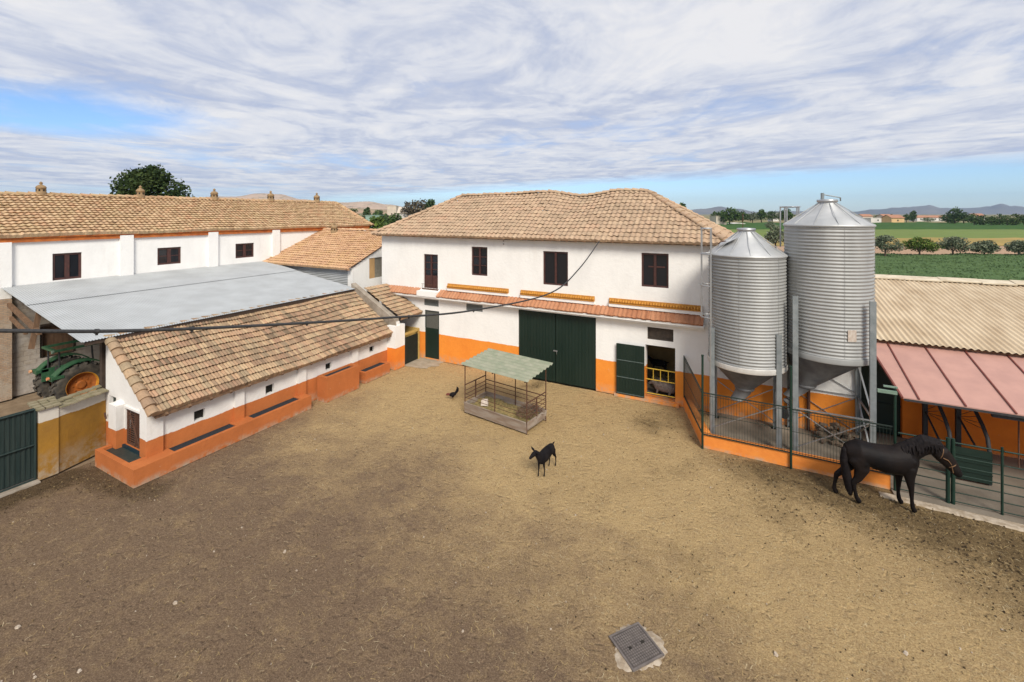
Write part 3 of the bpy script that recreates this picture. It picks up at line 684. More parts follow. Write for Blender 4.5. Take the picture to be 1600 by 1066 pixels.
for k in (1,4,6,9,12): mb.tube([(p[k][0],p[k][1],7.86),(p[k][0],p[k][1],6.4)],.025,5)
mb.build('safety_cage',m_galv,s2)
mb=MB();mb.box(-.12,.12,-1.225,-1.215,3.75,4.1);o=mb.build('rating_plate',M('worn_plate',(.55,.50,.44),(.42,.34,.28),12),s2);o.rotation_euler=(0,0,R(22))

# auger tube between the silos
au=thing('auger','grey feed auger tube and motor at the foot between the two silos','auger')
mb=MB();mb.tube([(1.3,17.4,1.35),(1.55,16.9,1.25),(1.6,18.2,2.3)],.09,10);mb.build('tube',m_hopper,au)
mb=MB();mb.tube([(1.22,17.0,1.0),(1.22,17.3,1.0)],.14,12);mb.build('motor',m_cable,au)

# ================================================================= FENCE
cb=thing('low_wall','low orange masonry kerb wall under the green mesh fence around the silos','low wall')
mb=MB();mb.box(-1.16,3.62,15.60,15.86,0,.40);mb.hexa([(-1.16,15.6,0),(-.9,15.86,0),(-1.80,18.49,0),(-2.05,18.49,0),(-1.16,15.6,.399),(-.9,15.86,.399),(-1.80,18.49,.42),(-2.05,18.49,.42)]);mb.build('wall_body',m_curb,cb)
mf=thing('mesh_fence','dark green welded mesh fence on the low orange wall, round the silo pen','fence')
def panel(p,q,z0,z1,z0b=None,z1b=None,parent=mf):
    p=Vector(p);q=Vector(q);z0b=z0 if z0b is None else z0b;z1b=z1 if z1b is None else z1b
    mb=MB();Ln=(q-p).length;n=int(Ln/.075)
    for i in range(n+1):
        s=i/n;w=p.lerp(q,s);a=z0+(z0b-z0)*s;b=z1+(z1b-z1)*s;mb.beam((w.x,w.y,a),(w.x,w.y,b),.008,.008)
    for k in (0,.04,.5,.94,1):
        mb.beam((p.x,p.y,z0+(z1-z0)*k),(q.x,q.y,z0b+(z1b-z0b)*k),.012 if 0<k<1 else .03,.012 if 0<k<1 else .03)
    mb.build('mesh_panel',m_mesh,parent)
panel((-1.14,15.57,0),(1.28,15.57,0),.46,1.80);panel((1.28,15.57,0),(3.68,15.57,0),.44,1.76)
panel((-1.17,15.64,0),(-2.02,18.46,0),.46,1.82,.46,2.02)
for x,zt in ((-1.14,3.0),(1.29,3.03),(3.70,2.84)):
    mb=MB();mb.tube([(x,15.54,0),(x,15.54,zt)],.034,8);mb.tube([(x,15.54,zt-.01),(x,15.54,zt+.03)],.042,8);mb.build('post',m_greenp,mf)
mb=MB();mb.tube([(-2.02,18.44,.4),(-2.02,18.44,2.05)],.02,6);mb.build('post',m_greenp,mf)
lampx=thing('floodlight','small pale floodlight on the tall green fence post by the stable','lamp')
mb=MB();mb.box(3.30,3.72,15.40,15.48,2.70,2.78);mb.box(3.45,3.75,15.5,15.56,2.84,2.88);mb.build('housing',m_pale,lampx)
rf=thing('rail_fence','dark green tubular rail fence in front of the horse stable','fence')
for a,b in ((3.76,4.75),(4.87,5.75),(5.82,7.3),(7.36,8.9)):
    mb=MB()
    for i,z in enumerate((.12,.36,.60,.82,1.04,1.28,1.64)): mb.tube([(a,15.52,z),(b,15.52,z)],.014 if i<6 else .022,6)
    mb.build('rails',m_greenp,rf)
for x,w in ((4.77,.045),(4.87,.045),(5.785,.028),(7.33,.03)):
    mb=MB();mb.tube([(x,15.52,0),(x,15.52,1.74)],w,8);mb.build('post',m_greenp,rf)

# ================================================================= STABLE
st=thing('stable','orange stable with corrugated beige roof and rose metal canopy','stable')
F=Face('-y',19.3)
mb=MB();F.wall(mb,3.525,16,0,3.26,.3,[(3.68,4.79,0,2.62)]);mb.box(15.7,16,19.6,27,0,3.2);mb.box(3.525,3.8,19.61,27,0,3.2);mb.box(3.8,15.7,26.7,27,0,3.9);mb.build('wall',m_stable,st)
mb=MB();F.box(mb,3.68,4.79,.2,.25,0.02,2.6);F.box(mb,3.68,4.79,.15,.199,1.0,1.06);mb.build('door',m_green,st)
mb=MB();n=int(13.4/.165);corr(mb,(2.7,19.05,3.33),(16.2,19.05,3.33),(2.7,27.2,4.52),(16.2,27.2,4.52),n,.026,6,rows=8);mb.build('roof',m_fibre,st)
mb=MB();mb.prism([(19.2,3.22),(27.1,4.40),(27.1,4.46),(19.2,3.28)],3.0,16,'x');mb.prism([(27.1,4.45),(34,3.3),(34,3.35),(27.1,4.52)],3.0,16,'x');mb.build('roof_deck',m_beam,st)
mb=MB();rr=random.Random(9);x=2.7
while x<16: 
    w=rr.uniform(1.0,1.5);dz=rr.uniform(0,.05);dy=rr.uniform(-.1,.06);mb.hexa([(x,26.85+dy,4.50+dz),(x+w,26.85+dy,4.50+dz),(x+w,27.4,4.56+dz),(x,27.4,4.56+dz),(x,26.85+dy,4.55+dz),(x+w,26.85+dy,4.55+dz),(x+w,27.4,4.64+dz),(x,27.4,4.64+dz)]);x+=w-.02
mb.build('ridge_cap',M('cream_ridge',(.66,.58,.44),(.5,.42,.3),3),st)
mb=MB();e=.26
mb.hexa([(3.80,19.28,3.18),(12,19.28,3.18),(12,16.35,2.32),(4.06,16.35,2.32),(3.80,19.28,3.22),(12,19.28,3.22),(12,16.35,2.36),(4.06,16.35,2.36)][::1]);mb.build('canopy',m_redroof,st)
mb=MB()
for k in range(8):
    x=4.42+k*.97;mb.beam((x-.05,19.27,3.235),(x+.0,16.33,2.378),.035,.03)
mb.beam((3.79,19.28,3.21),(4.05,16.34,2.35),.05,.06);mb.build('canopy_seams',m_redseam,st)
mb=MB();mb.beam((4.1,16.37,2.30),(12,16.37,2.30),.06,.06);mb.beam((5.95,16.5,2.22),(12,16.5,2.22),.10,.14)
for x in (4.2,5.3,6.1,7.0,8.1): mb.beam((x,16.4,2.27),(x,19.28,3.12),.05,.07)
mb.build('canopy_frame',m_cable,st)
mb=MB();mb.tube([(6.62,16.9,2.3),(6.62,16.9,.75)],.018,6);mb.build('hanging_pipe',m_rust,st)
def divider(x,label,solid):
    t=thing('stall_divider',label,'stall divider',(x,0,0),0,'curved tubular stall dividers under the canopy')
    mb=MB();mb.box(-.06,.06,19.0,19.12,0,2.9);mb.build('post',m_cable,t)
    mb=MB();mb.tube([(0,19.05,2.35),(0,18.2,1.95),(0,17.45,1.55),(0,17.15,1.3),(0,17.05,1.0),(0,17.05,.05)],.05,8)
    mb.tube([(0,19.05,1.15),(0,17.9,.75)],.03,6)
    for k in range(4): mb.tube([(0,19.0-k*.12,1.2),(0,18.0-k*.2,1.75-k*.1)],.008,5)
    mb.build('curved_rail',m_cable,t)
    if solid:
        mb=MB();mb.box(-.76,.02,16.93,16.97,.12,1.0)
        for z in(.35,.62,.8): mb.box(-.76,.02,16.91,16.929,z,z+.03)
        mb.build('panel',m_green,t)
divider(5.3,'curved black tubular stall divider just right of the horse\'s withers, open frame',False)
divider(6.1,'curved black stall divider with solid dark green lower panel, right of the horse\'s head',True)

# ================================================================= HAY FEEDER
fd=thing('hay_feeder','roofed rusty hay feeder with pale green corrugated sheet and metal trough base','hay feeder',(-7.87,14.52,0),R(-8.5))
LX,WY=1.42,.62
mb=MB();corr(mb,(-1.53,-.80,1.90),(-1.53,.98,2.06),(1.55,-.80,1.90),(1.55,.98,2.06),8,.022,8);mb.build('roof',m_sheetgreen,fd)
mb=MB()
for y,z in ((-.6,1.865),(.6,1.965)): mb.beam((-1.45,y,z),(1.45,y,z),.03,.03)
for x in(-1.42,0,1.42): mb.beam((x,-.75,1.845),(x,.9,1.985),.03,.03)
mb.build('roof_frame',m_rust,fd)
for x,y in ((-LX,-WY),(LX,-WY),(-LX,WY),(LX,WY),(0.02,-WY),(.05,WY)):
    mb=MB();mb.beam((x,y,.02),(x,y,1.90 if y<0 else 2.0),.028,.028,up=(1,0,0));mb.build('post',m_rust,fd)
mb=MB()
mb.hexa([(-LX,-WY-.02,.06),(LX,-WY-.02,.06),(LX,-WY+.02,.06),(-LX,-WY+.02,.06),(-LX,-WY-.07,.44),(LX,-WY-.07,.44),(LX,-WY-.05,.44),(-LX,-WY-.05,.44)])
mb.hexa([(-LX,WY-.02,.06),(LX,WY-.02,.06),(LX,WY+.02,.06),(-LX,WY+.02,.06),(-LX,WY+.05,.42),(LX,WY+.05,.42),(LX,WY+.07,.42),(-LX,WY+.07,.42)])
mb.box(LX-.02,LX+.02,-WY,WY,.2,.42);mb.box(-LX-.02,-LX+.02,-WY,WY,.2,.42);mb.box(-LX,LX,-WY+.02,WY-.02,.14,.18)
mb.box(-LX,LX,-WY-.085,-WY-.05,.43,.46)
mb.build('trough',M('scuffed_steel',(.27,.20,.15),(.38,.33,.28),2.5,.7,.2,bmp=.3,stretch=(.6,1,3)),fd)
mb=MB()
for z,w in ((.60,.016),(.76,.016),(.92,.026)): mb.beam((-LX,WY,z),(LX,WY,z),w,w)
for z in (.60,.74): mb.beam((-LX,-WY,z),(LX,-WY,z-.02),.014,.014)
for sx in (-1,1):
    for z in (.58,.72,.86,1.08): mb.beam((sx*LX,-WY,z),(sx*LX,WY,z),.018 if z<1 else .03,.018 if z<1 else .03)
    mb.beam((sx*LX,0,.4),(sx*LX,0,1.08),.035,.035,up=(1,0,0))
mb.build('rails',m_rust,fd)
mb=MB()
for sx in(-1,1):
    for y in(-.5,.5): mb.box(sx*1.2-.04,sx*1.2+.04,y-.03,y+.03,0,.14)
mb.build('skids',m_rust,fd)
def pileshape(nx,ny,lx,ly,zf):
    mb=MB();vs=[(-lx+2*lx*i/nx,-ly+2*ly*j/ny,zf(-1+2*i/nx,-1+2*j/ny)) for j in range(ny+1) for i in range(nx+1)]
    mb.add(vs,[(j*(nx+1)+i,j*(nx+1)+i+1,(j+1)*(nx+1)+i+1,(j+1)*(nx+1)+i) for j in range(ny) for i in range(nx)],0,smooth=False);return mb
mb=pileshape(70,30,1.36,.56,lambda a,b:.26+.09*mn.noise(Vector((a*3,b*2,1)))+.03*mn.noise(Vector((a*14,b*8,3)))+.03*random.random())
hay=mb.build('hay',m_hay,None,(-7.87,14.52,0));hay.rotation_euler=(0,0,R(-8.5));tag(hay,'loose dry hay filling the bottom of the feeder trough','hay',kind='stuff')
def clump(name,label,cat,loc,n,sx,sy,sz,m,rz=0,l=.14,w=.012):
    mb=MB();rr=random.Random(name)
    for i in range(n):
        a=rr.uniform(0,2*PI);r=math.sqrt(rr.random());x=math.cos(a)*r*sx;y=math.sin(a)*r*sy;z=rr.random()*sz*(1.05-r*r)
        d=Vector((rr.uniform(-1,1),rr.uniform(-1,1),rr.uniform(-.5,.5))).normalized()*l*rr.uniform(.5,1.2);mb.beam((x,y,z),(x+d.x,y+d.y,max(.0,z+d.z)),w,w)
    o=mb.build(name,m,None,loc);o.rotation_euler=(0,0,rz);return tag(o,label,cat)
clump('brush_bundle','tangled brown brushwood bundle piled at the right end of the hay feeder','brushwood',(-6.85,14.55,.36),330,.5,.5,.42,M('dry_twigs',(.16,.10,.07),(.22,.15,.10),9))
mb=MB();rr=random.Random(4)
mb.hexa([(-.14,-.10,0),(.14,-.1,0),(.13,.1,0),(-.13,.1,0),(-.12,-.08,.19),(.12,-.09,.18),(.11,.08,.2),(-.11,.08,.19)])
o=mb.build('salt_block',M('salt',(.70,.62,.54),(.6,.5,.42),8),None,(-8.72,14.5,.30));o.rotation_euler=(0,0,R(20));tag(o,'pale salt lick block lying in the left part of the feeder','salt block')

# ================================================================= TRACTOR
tr=thing('tractor','old green farm tractor with yellow rear rim, parked under the grey metal shelter','tractor',(-24.0,7.65,0),R(90))
def wheel(x,y,r,w,hub,side):
    mb=MB();prof=[(r*.60,-w*.42),(r*.78,-w*.5),(r*.93,-w*.47),(r,-w*.30),(r,w*.30),(r*.93,w*.47),(r*.78,w*.5),(r*.60,w*.42)]
    mb.lathe(prof,40,(x,y,r),0,True,'y')
    n=18
    for k in range(n):
        for s in(-1,1):
            a=2*PI*(k+.5*(s>0))/n;b=a+.16
            mb.beam((x+math.cos(a)*r*1.0,y+s*w*.46,r+math.sin(a)*r*1.0),(x+math.cos(b)*r*1.015,y+s*.02,r+math.sin(b)*r*1.015),.06*r/.8,.07*r/.8,up=(math.cos(a),0,math.sin(a)))
    t=mb.build('wheel',m_tyre,tr)
    mb=MB();s=side
    mb.lathe([(r*.62,-s*w*.30),(r*.62,s*w*.40),(r*.585,s*w*.42),(r*.56,s*w*.36),(r*.54,s*w*.12)],36,(x,y,r),0,False,'y')
    mb.lathe([(r*.54,s*w*.12),(r*.42,s*w*.02),(r*.2,s*w*.02),(r*.16,s*w*.14),(0,s*w*.15)],36,(x,y,r),1,False,'y')
    for k in range(8): a=k*PI/4;mb.tube([(x+math.cos(a)*r*.3,y+s*w*.0,r+math.sin(a)*r*.3),(x+math.cos(a)*r*.3,y+s*w*.10,r+math.sin(a)*r*.3)],.025,6,1)
    mb.build('rim',[m_rim,m_rimr],t)
wheel(0,-.78,.84,.42,0,-1);wheel(0,.78,.84,.42,0,1);wheel(2.1,-.62,.40,.2,0,-1);wheel(2.1,.62,.40,.2,0,1)
mb=MB();mb.box(.5,2.3,-.26,.26,.75,1.22);mb.box(2.3,2.36,-.24,.24,.7,1.2);mb.build('hood',m_tract,tr)
mb=MB();mb.box(-.35,.9,-.22,.22,.5,.95);mb.box(.9,2.2,-.15,.15,.45,.75);mb.tube([(0,-.78,.84),(0,.78,.84)],.12,10);mb.tube([(2.1,-.6,.4),(2.1,.6,.4)],.06,8);mb.build('chassis',m_cable,tr)
for s in(-1,1):
    mb=MB();pr=[]
    for i in range(11):
        a=R(42)+R(112)*i/10;pr.append((math.cos(a),math.sin(a)))
    n=len(pr);vs=[]
    for rr_ in(.94,.98):
        for c,q in pr:
            vs.append((c*rr_,s*.56,.84+q*rr_));vs.append((c*rr_,s*.94,.84+q*rr_))
    m=2*n;fs=[]
    for i in range(n-1):
        fs+=[(2*i,2*i+1,2*i+3,2*i+2),(m+2*i+2,m+2*i+3,m+2*i+1,m+2*i),(2*i+1,m+2*i+1,m+2*i+3,2*i+3),(2*i,2*i+2,m+2*i+2,m+2*i)]
    mb.add(vs,fs);mb.box(-.75,.75,s*.50,s*.53,.95,1.45);mb.box(-.9,-.55,s*.5,s*1.0,1.32,1.42);mb.build('fender',m_tract,tr)
    mb=MB();mb.tube([(-.93,s*.85,1.38),(-1.0,s*.85,1.38)],.06,8);mb.build('rear_light',M('tail_lamp',(.6,.16,.05),(.7,.5,.3),9),tr)
mb=MB();mb.box(-.4,.1,-.25,.25,1.12,1.2);mb.box(-.45,-.38,-.25,.25,1.2,1.5);mb.build('seat',m_cable,tr)
mb=MB();mb.box(-.60,.35,-.5,.5,.98,1.04);mb.box(.35,.5,-.45,.45,1.0,1.5);mb.build('platform',m_tract,tr)
mb=MB();mb.lathe([(.19,-.015),(.21,0),(.19,.015),(.17,0),(.19,-.015)],20,(.22,0,1.62));mb.tube([(.22,0,1.62),(.45,0,1.35)],.02,6);mb.build('steering_wheel',m_cable,tr)
for x,y,q in ((-.55,-.55,0),(-.55,.55,0),(.75,-.55,.1),(.75,.55,.1)):
    mb=MB();mb.tube([(x+q,y,1.35 if x<0 else 1.1),(x,y*.95,2.28)],.03,6);mb.build('cab_post',m_cable,tr)
mb=MB();mb.box(-.72,.95,-.62,-.52,2.26,2.34);mb.box(-.72,.95,.52,.62,2.26,2.34);mb.box(-.72,-.62,-.52,.52,2.26,2.34);mb.box(.85,.95,-.52,.52,2.26,2.34);o=mb.build('cab_roof',m_tract,tr)
mb=MB();mb.tube([(-.72,-.58,2.29),(-.78,-.58,2.29)],.07,8);mb.tube([(1.6,-.12,1.2),(1.6,-.12,1.9)],.035,8);mb.build('exhaust',m_pale,tr)

# ================================================================= CABLE, MANHOLE
pts=[(-9,0,4.1,6.6),(0,517,4.5,0),(200,517,5.3,0),(400,509,6.5,0),(600,497,8.2,0),(740,485,10.2,0),(860,458,13.2,0),(905,420,15.6,0)]
P=[cw(-6.2,3.8,6.62)]
for x,y,Y,_ in pts[1:]: P.append(cw((x-800)/691*Y,Y,HC-(y-334)*Y/691))
P.append(Vector((-5.28,18.02,6.45)))
def smoothpath(P,k=8):
    out=[]
    for i in range(len(P)-1):
        p0=P[max(i-1,0)];p1=P[i];p2=P[i+1];p3=P[min(i+2,len(P)-1)]
        for j in range(k):
            t=j/k;out.append(.5*((2*p1)+(p2-p0)*t+(2*p0-5*p1+4*p2-p3)*t*t+(3*p1-p0-3*p2+p3)*t**3))
    return out+[P[-1]]
mb=MB();sp=smoothpath(P);mb.tube(sp,.021,8)
tag(mb.build('overhead_cable',m_cable),'thick black overhead cable sagging across the yard to the barn eave','cable')
cab=bpy.data.objects['overhead_cable']
mb=MB()
for i in (14,20,27,34,40):
    p=sp[i];d=(sp[i+1]-p).normalized();mb.tube([p-d*.02,p+d*.02],.028,8);mb.box(p.x-.01,p.x+.01,p.y-.01,p.y+.01,p.z-.045,p.z)
mb.build('cable_tie',m_cable,cab)
mh=thing('manhole_cover','square cast-iron drain cover with studded pattern set in the dirt yard','manhole cover',(-1.655,7.895,0),R(51.8))
mb=MB();mb.box(-.30,.30,-.30,.30,.0,.022)
mb.build('cover_plate',M('pitted_iron',(.075,.065,.06),(.12,.10,.09),6,.8,.2,bmp=.3),mh)
mb=MB();n=13
for i in range(n):
    for j in range(n):
        if (i,j) in ((3,6),(4,6),(9,6),(10,6),(6,6)): continue
        x=-.26+.52*i/(n-1);y=-.26+.52*j/(n-1);mb.box(x-.015,x+.015,y-.015,y+.015,.022,.030)
mb.build('studs',m_iron,mh)
mb=MB()
for x in(-.14,.14): mb.lathe([(.045,.0235),(.03,.0232),(0,.023)],10,(x,0,0))
mb.build('lifting_hole',m_black,mh)
mb=MB();mb.box(-.335,-.304,-.335,.335,0,.026);mb.box(.304,.335,-.335,.335,0,.026);mb.box(-.303,.303,-.335,-.304,0,.026);mb.box(-.303,.303,.304,.335,0,.026);mb.build('frame',m_iron,mh)
def patch(name,cx,cy,rx,ry,m,z=.006,n=70,rot=0,seed=1,jit=.35,lab=None,label=None,th=.02):
    mb=MB();vs=[(cx,cy,z+th*.3)]
    for i in range(n):
        a=2*PI*i/n;r=1+jit*mn.noise(Vector((math.cos(a)*1.5+seed*9,math.sin(a)*1.5,seed)))+jit*.5*mn.noise(Vector((math.cos(a)*7+seed,math.sin(a)*7,seed)))
        x=math.cos(a)*rx*r;y=math.sin(a)*ry*r;c,s=math.cos(rot),math.sin(rot);vs.append((cx+x*c-y*s,cy+x*s+y*c,z-th))
    vs2=[((v[0]-cx)*.85+cx,(v[1]-cy)*.85+cy,z) for v in vs[1:]]
    k=len(vs);vs+=vs2;fs=[(0,k+i,k+(i+1)%n) for i in range(n)]+[(k+i,1+i,1+(i+1)%n,k+(i+1)%n) for i in range(n)]
    mb.add(vs,fs,0,smooth=True);o=mb.build(name,m);return tag(o,label,None,None,'structure')
m_cem=M('pale_cement',(.44,.37,.285),(.30,.235,.165),7,.95,bmp=.8,bsc=25,bd=.02,lo=.4,hi=.6)
patch('concrete_patch',-1.60,7.91,.45,.42,m_cem,z=.006,rot=R(52),seed=6,jit=.32)
patch('concrete_patch',-14.9,18.0,1.6,.75,M('yard_cement',(.40,.34,.26),(.30,.25,.18),3,.95,bmp=.5,bsc=20),z=.015,seed=5)
mb=MB();mb.box(-1.0,13,15.87,19.29,-.05,.05);mb.box(3.63,13,15.3,15.869,-.05,.045);tag(mb.build('concrete_slab',m_slab),kind='structure')
mb=MB();mb.hexa([(3.3,15.32,-.04),(3.3,15.1,-.04),(13,14.6,-.04),(13,15.31,-.04),(3.3,15.32,.03),(3.3,15.15,.02),(13,14.8,.02),(13,15.31,.03)][::1]);tag(mb.build('kerb_strip',m_cem),kind='structure')
# rubbish bags against the annex wall behind the silos
rb=clump('rubbish_heap','heap of brown sacks and debris under the taller silo','rubbish',(2.75,18.0,.05),160,.5,.35,.6,M('sacking',(.14,.10,.075),(.22,.17,.12),6),l=.3,w=.07)

# ================================================================= ANIMALS
def organic(name,tubes,m,parent,voxel=.02,smooth_it=6,mirror=None,crinkle=0):
    mb=MB()
    for pts,rs in tubes:
        pts=[Vector(p) for p in pts];rs=list(rs)
        def sc2(r,k): return (r[0]*k,r[1]*k) if isinstance(r,tuple) else r*k
        def mr(r): return min(r) if isinstance(r,tuple) else r
        d0=(pts[0]-pts[1]).normalized();d1=(pts[-1]-pts[-2]).normalized()
        P=[pts[0]+d0*mr(rs[0])*.75,pts[0]+d0*mr(rs[0])*.45]+pts+[pts[-1]+d1*mr(rs[-1])*.45,pts[-1]+d1*mr(rs[-1])*.75]
        Q=[sc2(rs[0],.35),sc2(rs[0],.8)]+rs+[sc2(rs[-1],.8),sc2(rs[-1],.35)]
        mb.tube(P,Q,24)
    o=mb.build(name,m,parent)
    r=o.modifiers.new('r','REMESH');r.mode='VOXEL';r.voxel_size=voxel;r.use_smooth_shade=True
    s=o.modifiers.new('s','SMOOTH');s.iterations=smooth_it;s.factor=.5
    bpy.context.view_layer.update()
    me=bpy.data.meshes.new_from_object(o.evaluated_get(bpy.context.evaluated_depsgraph_get()))
    o.modifiers.clear();o.data=me
    if not me.materials: me.materials.append(m)
    me.polygons.foreach_set('use_smooth',[True]*len(me.polygons))
    return o
m_coat=M('black_coat',(.004,.0035,.004),(.012,.008,.007),2.6,.62,bmp=.5,bsc=22,bd=.010,spec=.16,stretch=(1,1,.6))
m_hair=M('black_hair',(.006,.005,.006),(.014,.011,.011),20,.7,bmp=.5,bsc=50,spec=.12)
hs=thing('horse','black horse standing at the rail fence, head turned over the rail, wearing a halter','horse',(2.60,14.62,0),R(10));hs.scale=(.93,1.05,1.05)
T=[]
T.append(([(-.06,0,1.20),(.12,0,1.22),(.42,0,1.19),(.75,0,1.14),(1.05,0,1.15),(1.28,0,1.18),(1.40,0,1.13)],[(.21,.25),(.29,.31),(.28,.29),(.31,.33),(.29,.345),(.25,.33),(.17,.22)]))
T.append(([(.02,0,1.35),(.2,0,1.40)],[(.15,.13),(.16,.12)]))
T.append(([(1.02,0,1.36),(1.16,0,1.38)],[(.10,.11),(.10,.12)]))
T.append(([(1.34,-.12,1.05),(1.30,-.16,1.22),(1.2,-.15,1.34)],[(.09,.12),(.09,.14),(.06,.09)]))
T.append(([(.10,-.16,1.16),(.18,-.17,1.0)],[(.13,.2),(.12,.17)]))
T.append(([(1.93,-.10,1.47),(2.0,-.11,1.42)],[(.05,.11),(.045,.10)]))
T.append(([(1.93,.04,1.47),(2.0,.03,1.42)],[(.05,.11),(.045,.10)]))
T.append(([(1.16,0,1.27),(1.40,-.01,1.46),(1.66,-.02,1.58),(1.88,-.03,1.60)],[(.17,.31),(.13,.25),(.105,.20),(.095,.15)]))
T.append(([(1.90,-.03,1.54),(2.02,-.045,1.47),(2.20,-.06,1.27),(2.33,-.07,1.10),(2.39,-.075,1.03)],[(.105,.17),(.115,.20),(.085,.155),(.07,.11),(.062,.085)]))
for s in (-1,1): T.append(([(1.88,-.03+s*.065,1.62),(1.90,-.03+s*.085,1.70),(1.93,-.03+s*.09,1.765)],[(.03,.022),(.032,.018),(.012,.008)]))
def leg(T,pts,rs): T.append((pts,rs))
# near (right) hind, far (left) hind set back, forelegs
leg(T,[(.08,-.13,1.10),(.16,-.16,.86),(.06,-.155,.62),(-.04,-.15,.50),(.0,-.15,.30),(.04,-.15,.14),(.10,-.15,.06)],[(.15,.26),(.125,.18),(.072,.10),(.052,.075),(.040,.047),(.052,.058),(.060,.068)])
leg(T,[(.04,.13,1.10),(.04,.16,.86),(-.16,.155,.62),(-.33,.15,.50),(-.37,.15,.30),(-.39,.15,.14),(-.34,.15,.05)],[(.15,.26),(.125,.18),(.072,.10),(.052,.075),(.040,.047),(.052,.058),(.060,.068)])
leg(T,[(1.26,-.14,1.05),(1.26,-.15,.82),(1.30,-.15,.52),(1.31,-.15,.30),(1.33,-.15,.13),(1.37,-.15,.05)],[(.12,.18),(.085,.12),(.056,.062),(.040,.045),(.050,.056),(.058,.066)])
leg(T,[(1.20,.14,1.05),(1.16,.15,.82),(1.16,.15,.52),(1.15,.15,.30),(1.17,.15,.13),(1.22,.15,.05)],[(.12,.18),(.085,.12),(.056,.062),(.040,.045),(.050,.056),(.058,.066)])
organic('body',T,m_coat,hs,.018,9)
T=[([(-.10,0,1.33),(-.20,-.03,1.26),(-.22,-.05,1.0),(-.16,-.06,.6),(-.10,-.06,.3),(-.08,-.06,.16)],[.05,.08,.105,.115,.10,.05])]
for k in range(5): T.append(([(-.18,(k-2)*.03,1.1),(-.21+.02*k,-.05+(k-2)*.035,.7),(-.15+.03*k,-.06+(k-2)*.03,.20+.03*(k%2))],[.03,.04,.015]))
organic('tail',T,m_hair,hs,.016,3)
T=[([(1.08,0,1.50),(1.28,-.01,1.66),(1.5,-.02,1.75),(1.72,-.03,1.79),(1.90,-.03,1.76),(2.02,-.04,1.66)],[.03,.04,.045,.045,.045,.03])]
rr=random.Random(2)
for k in range(34):
    x=1.10+k*.027;z=1.53+.28*min(1,(x-1.08)/.5)-.06*max(0,(x-1.7)/.3);s=-1
    T.append(([(x,0,z+.02),(x+rr.uniform(-.01,.03),s*.12,z-.06),(x+rr.uniform(-.05,.07),s*(.20-.06*(x-1.1)),z-.20-rr.uniform(0,.16))],[.03,.022,.007]))
for k in range(4): T.append(([(1.98,-.04+(k-1.5)*.02,1.63),(2.06,-.05+(k-1.5)*.025,1.54),(2.12,-.055+(k-1.5)*.03,1.42)],[.025,.022,.008]))
organic('mane',T,m_hair,hs,.012,2)
mb=MB();m_strap=M('halter_strap',(.20,.11,.05),(.13,.07,.035),10,.6)
def ring(c,d,ra,rb,w=.011,n=18):
    c=Vector(c);d=Vector(d).normalized();a=d.cross(Vector((0,1,0))).normalized();b=Vector((0,1,0))
    mb.tube([c+a*math.cos(2*PI*i/n)*ra+b*math.sin(2*PI*i/n)*rb for i in range(n+1)],w,6)
ring((2.22,-.06,1.25),(.5,-.04,-.8),.115,.088);ring((1.98,-.04,1.49),(1,0,-.35),.165,.118)
mb.tube([(1.99,-.16,1.42),(2.10,-.165,1.38),(2.18,-.145,1.28)],.011,6);mb.tube([(2.18,-.15,1.26),(2.21,-.16,1.10)],.009,6)
mb.build('halter',m_strap,hs)
m_goat=M('black_goat_coat',(.006,.005,.006),(.014,.012,.013),4,.75,bmp=.5,bsc=50,bd=.006,spec=.12)
def goat(label,loc,rz,s=1,m=m_goat,headturn=.0,legs=True,hl=.0,beard=False,name='goat'):
    t=thing(name,label,'goat' if name=='goat' else 'sheep',loc,rz,sc_=s);T=[]
    T.append(([(0,0,.56),(.2,0,.55),(.42,0,.52),(.6,0,.52),(.68,0,.52)],[(.11,.14),(.14,.16),(.15,.175),(.12,.165),(.07,.11)]))
    T.append(([(-.02,0,.60),(.06,0,.65)],[(.08,.06),(.08,.05)]))
    hx=.82;hy=headturn*.10;hz=.76+hl
    T.append(([(.62,0,.56),(.72,hy*.4,.66),(hx-.02,hy,hz)],[(.08,.13),(.06,.095),(.052,.065)]))
    c,s_=math.cos(headturn*.9),math.sin(headturn*.9)
    T.append(([(hx-.03*c,hy-.03*s_,hz+.01),(hx+.06*c,hy+.06*s_,hz-.03),(hx+.17*c,hy+.17*s_,hz-.11)],[(.06,.068),(.055,.068),(.032,.038)]))
    for e in(-1,1):
        bx,by=hx-s_*e*.045,hy+c*e*.045
        T.append(([(bx,by,hz+.03),(bx-s_*e*.09,by+c*e*.09,hz+.05),(bx-s_*e*.19-.01,by+c*e*.19,hz+.06)],[.024,(.038,.018),.012]))
    leg(T,[(.02,-.08,.52),(.06,-.085,.40),(-.04,-.08,.27),(-.02,-.08,.12),(.0,-.08,.02)],[(.055,.09),(.04,.055),(.02,.028),(.014,.016),(.02,.024)])
    leg(T,[(.02,.08,.52),(-.01,.085,.40),(-.12,.08,.27),(-.12,.08,.12),(-.10,.08,.02)],[(.055,.09),(.04,.055),(.02,.028),(.014,.016),(.02,.024)])
    leg(T,[(.58,-.07,.48),(.60,-.07,.32),(.61,-.07,.14),(.63,-.07,.02)],[(.045,.06),(.026,.032),(.015,.017),(.02,.024)])
    leg(T,[(.56,.07,.48),(.55,.07,.32),(.52,.07,.14),(.54,.07,.02)],[(.045,.06),(.026,.032),(.015,.017),(.02,.024)])
    T.append(([(-.05,0,.62),(-.13,0,.66),(-.20,0,.655)],[.024,.022,.010]))
    organic('body',T,m,t,.010,3);return t
g1=goat('slim black goat standing in the open yard in front of the hay feeder',(-5.08,12.32,0),R(-97),1.02,headturn=-.55)
goat('dark goat standing deep inside the doorway behind the yellow gate',(-3.0,20.35,.5),R(170),.9,headturn=.8)
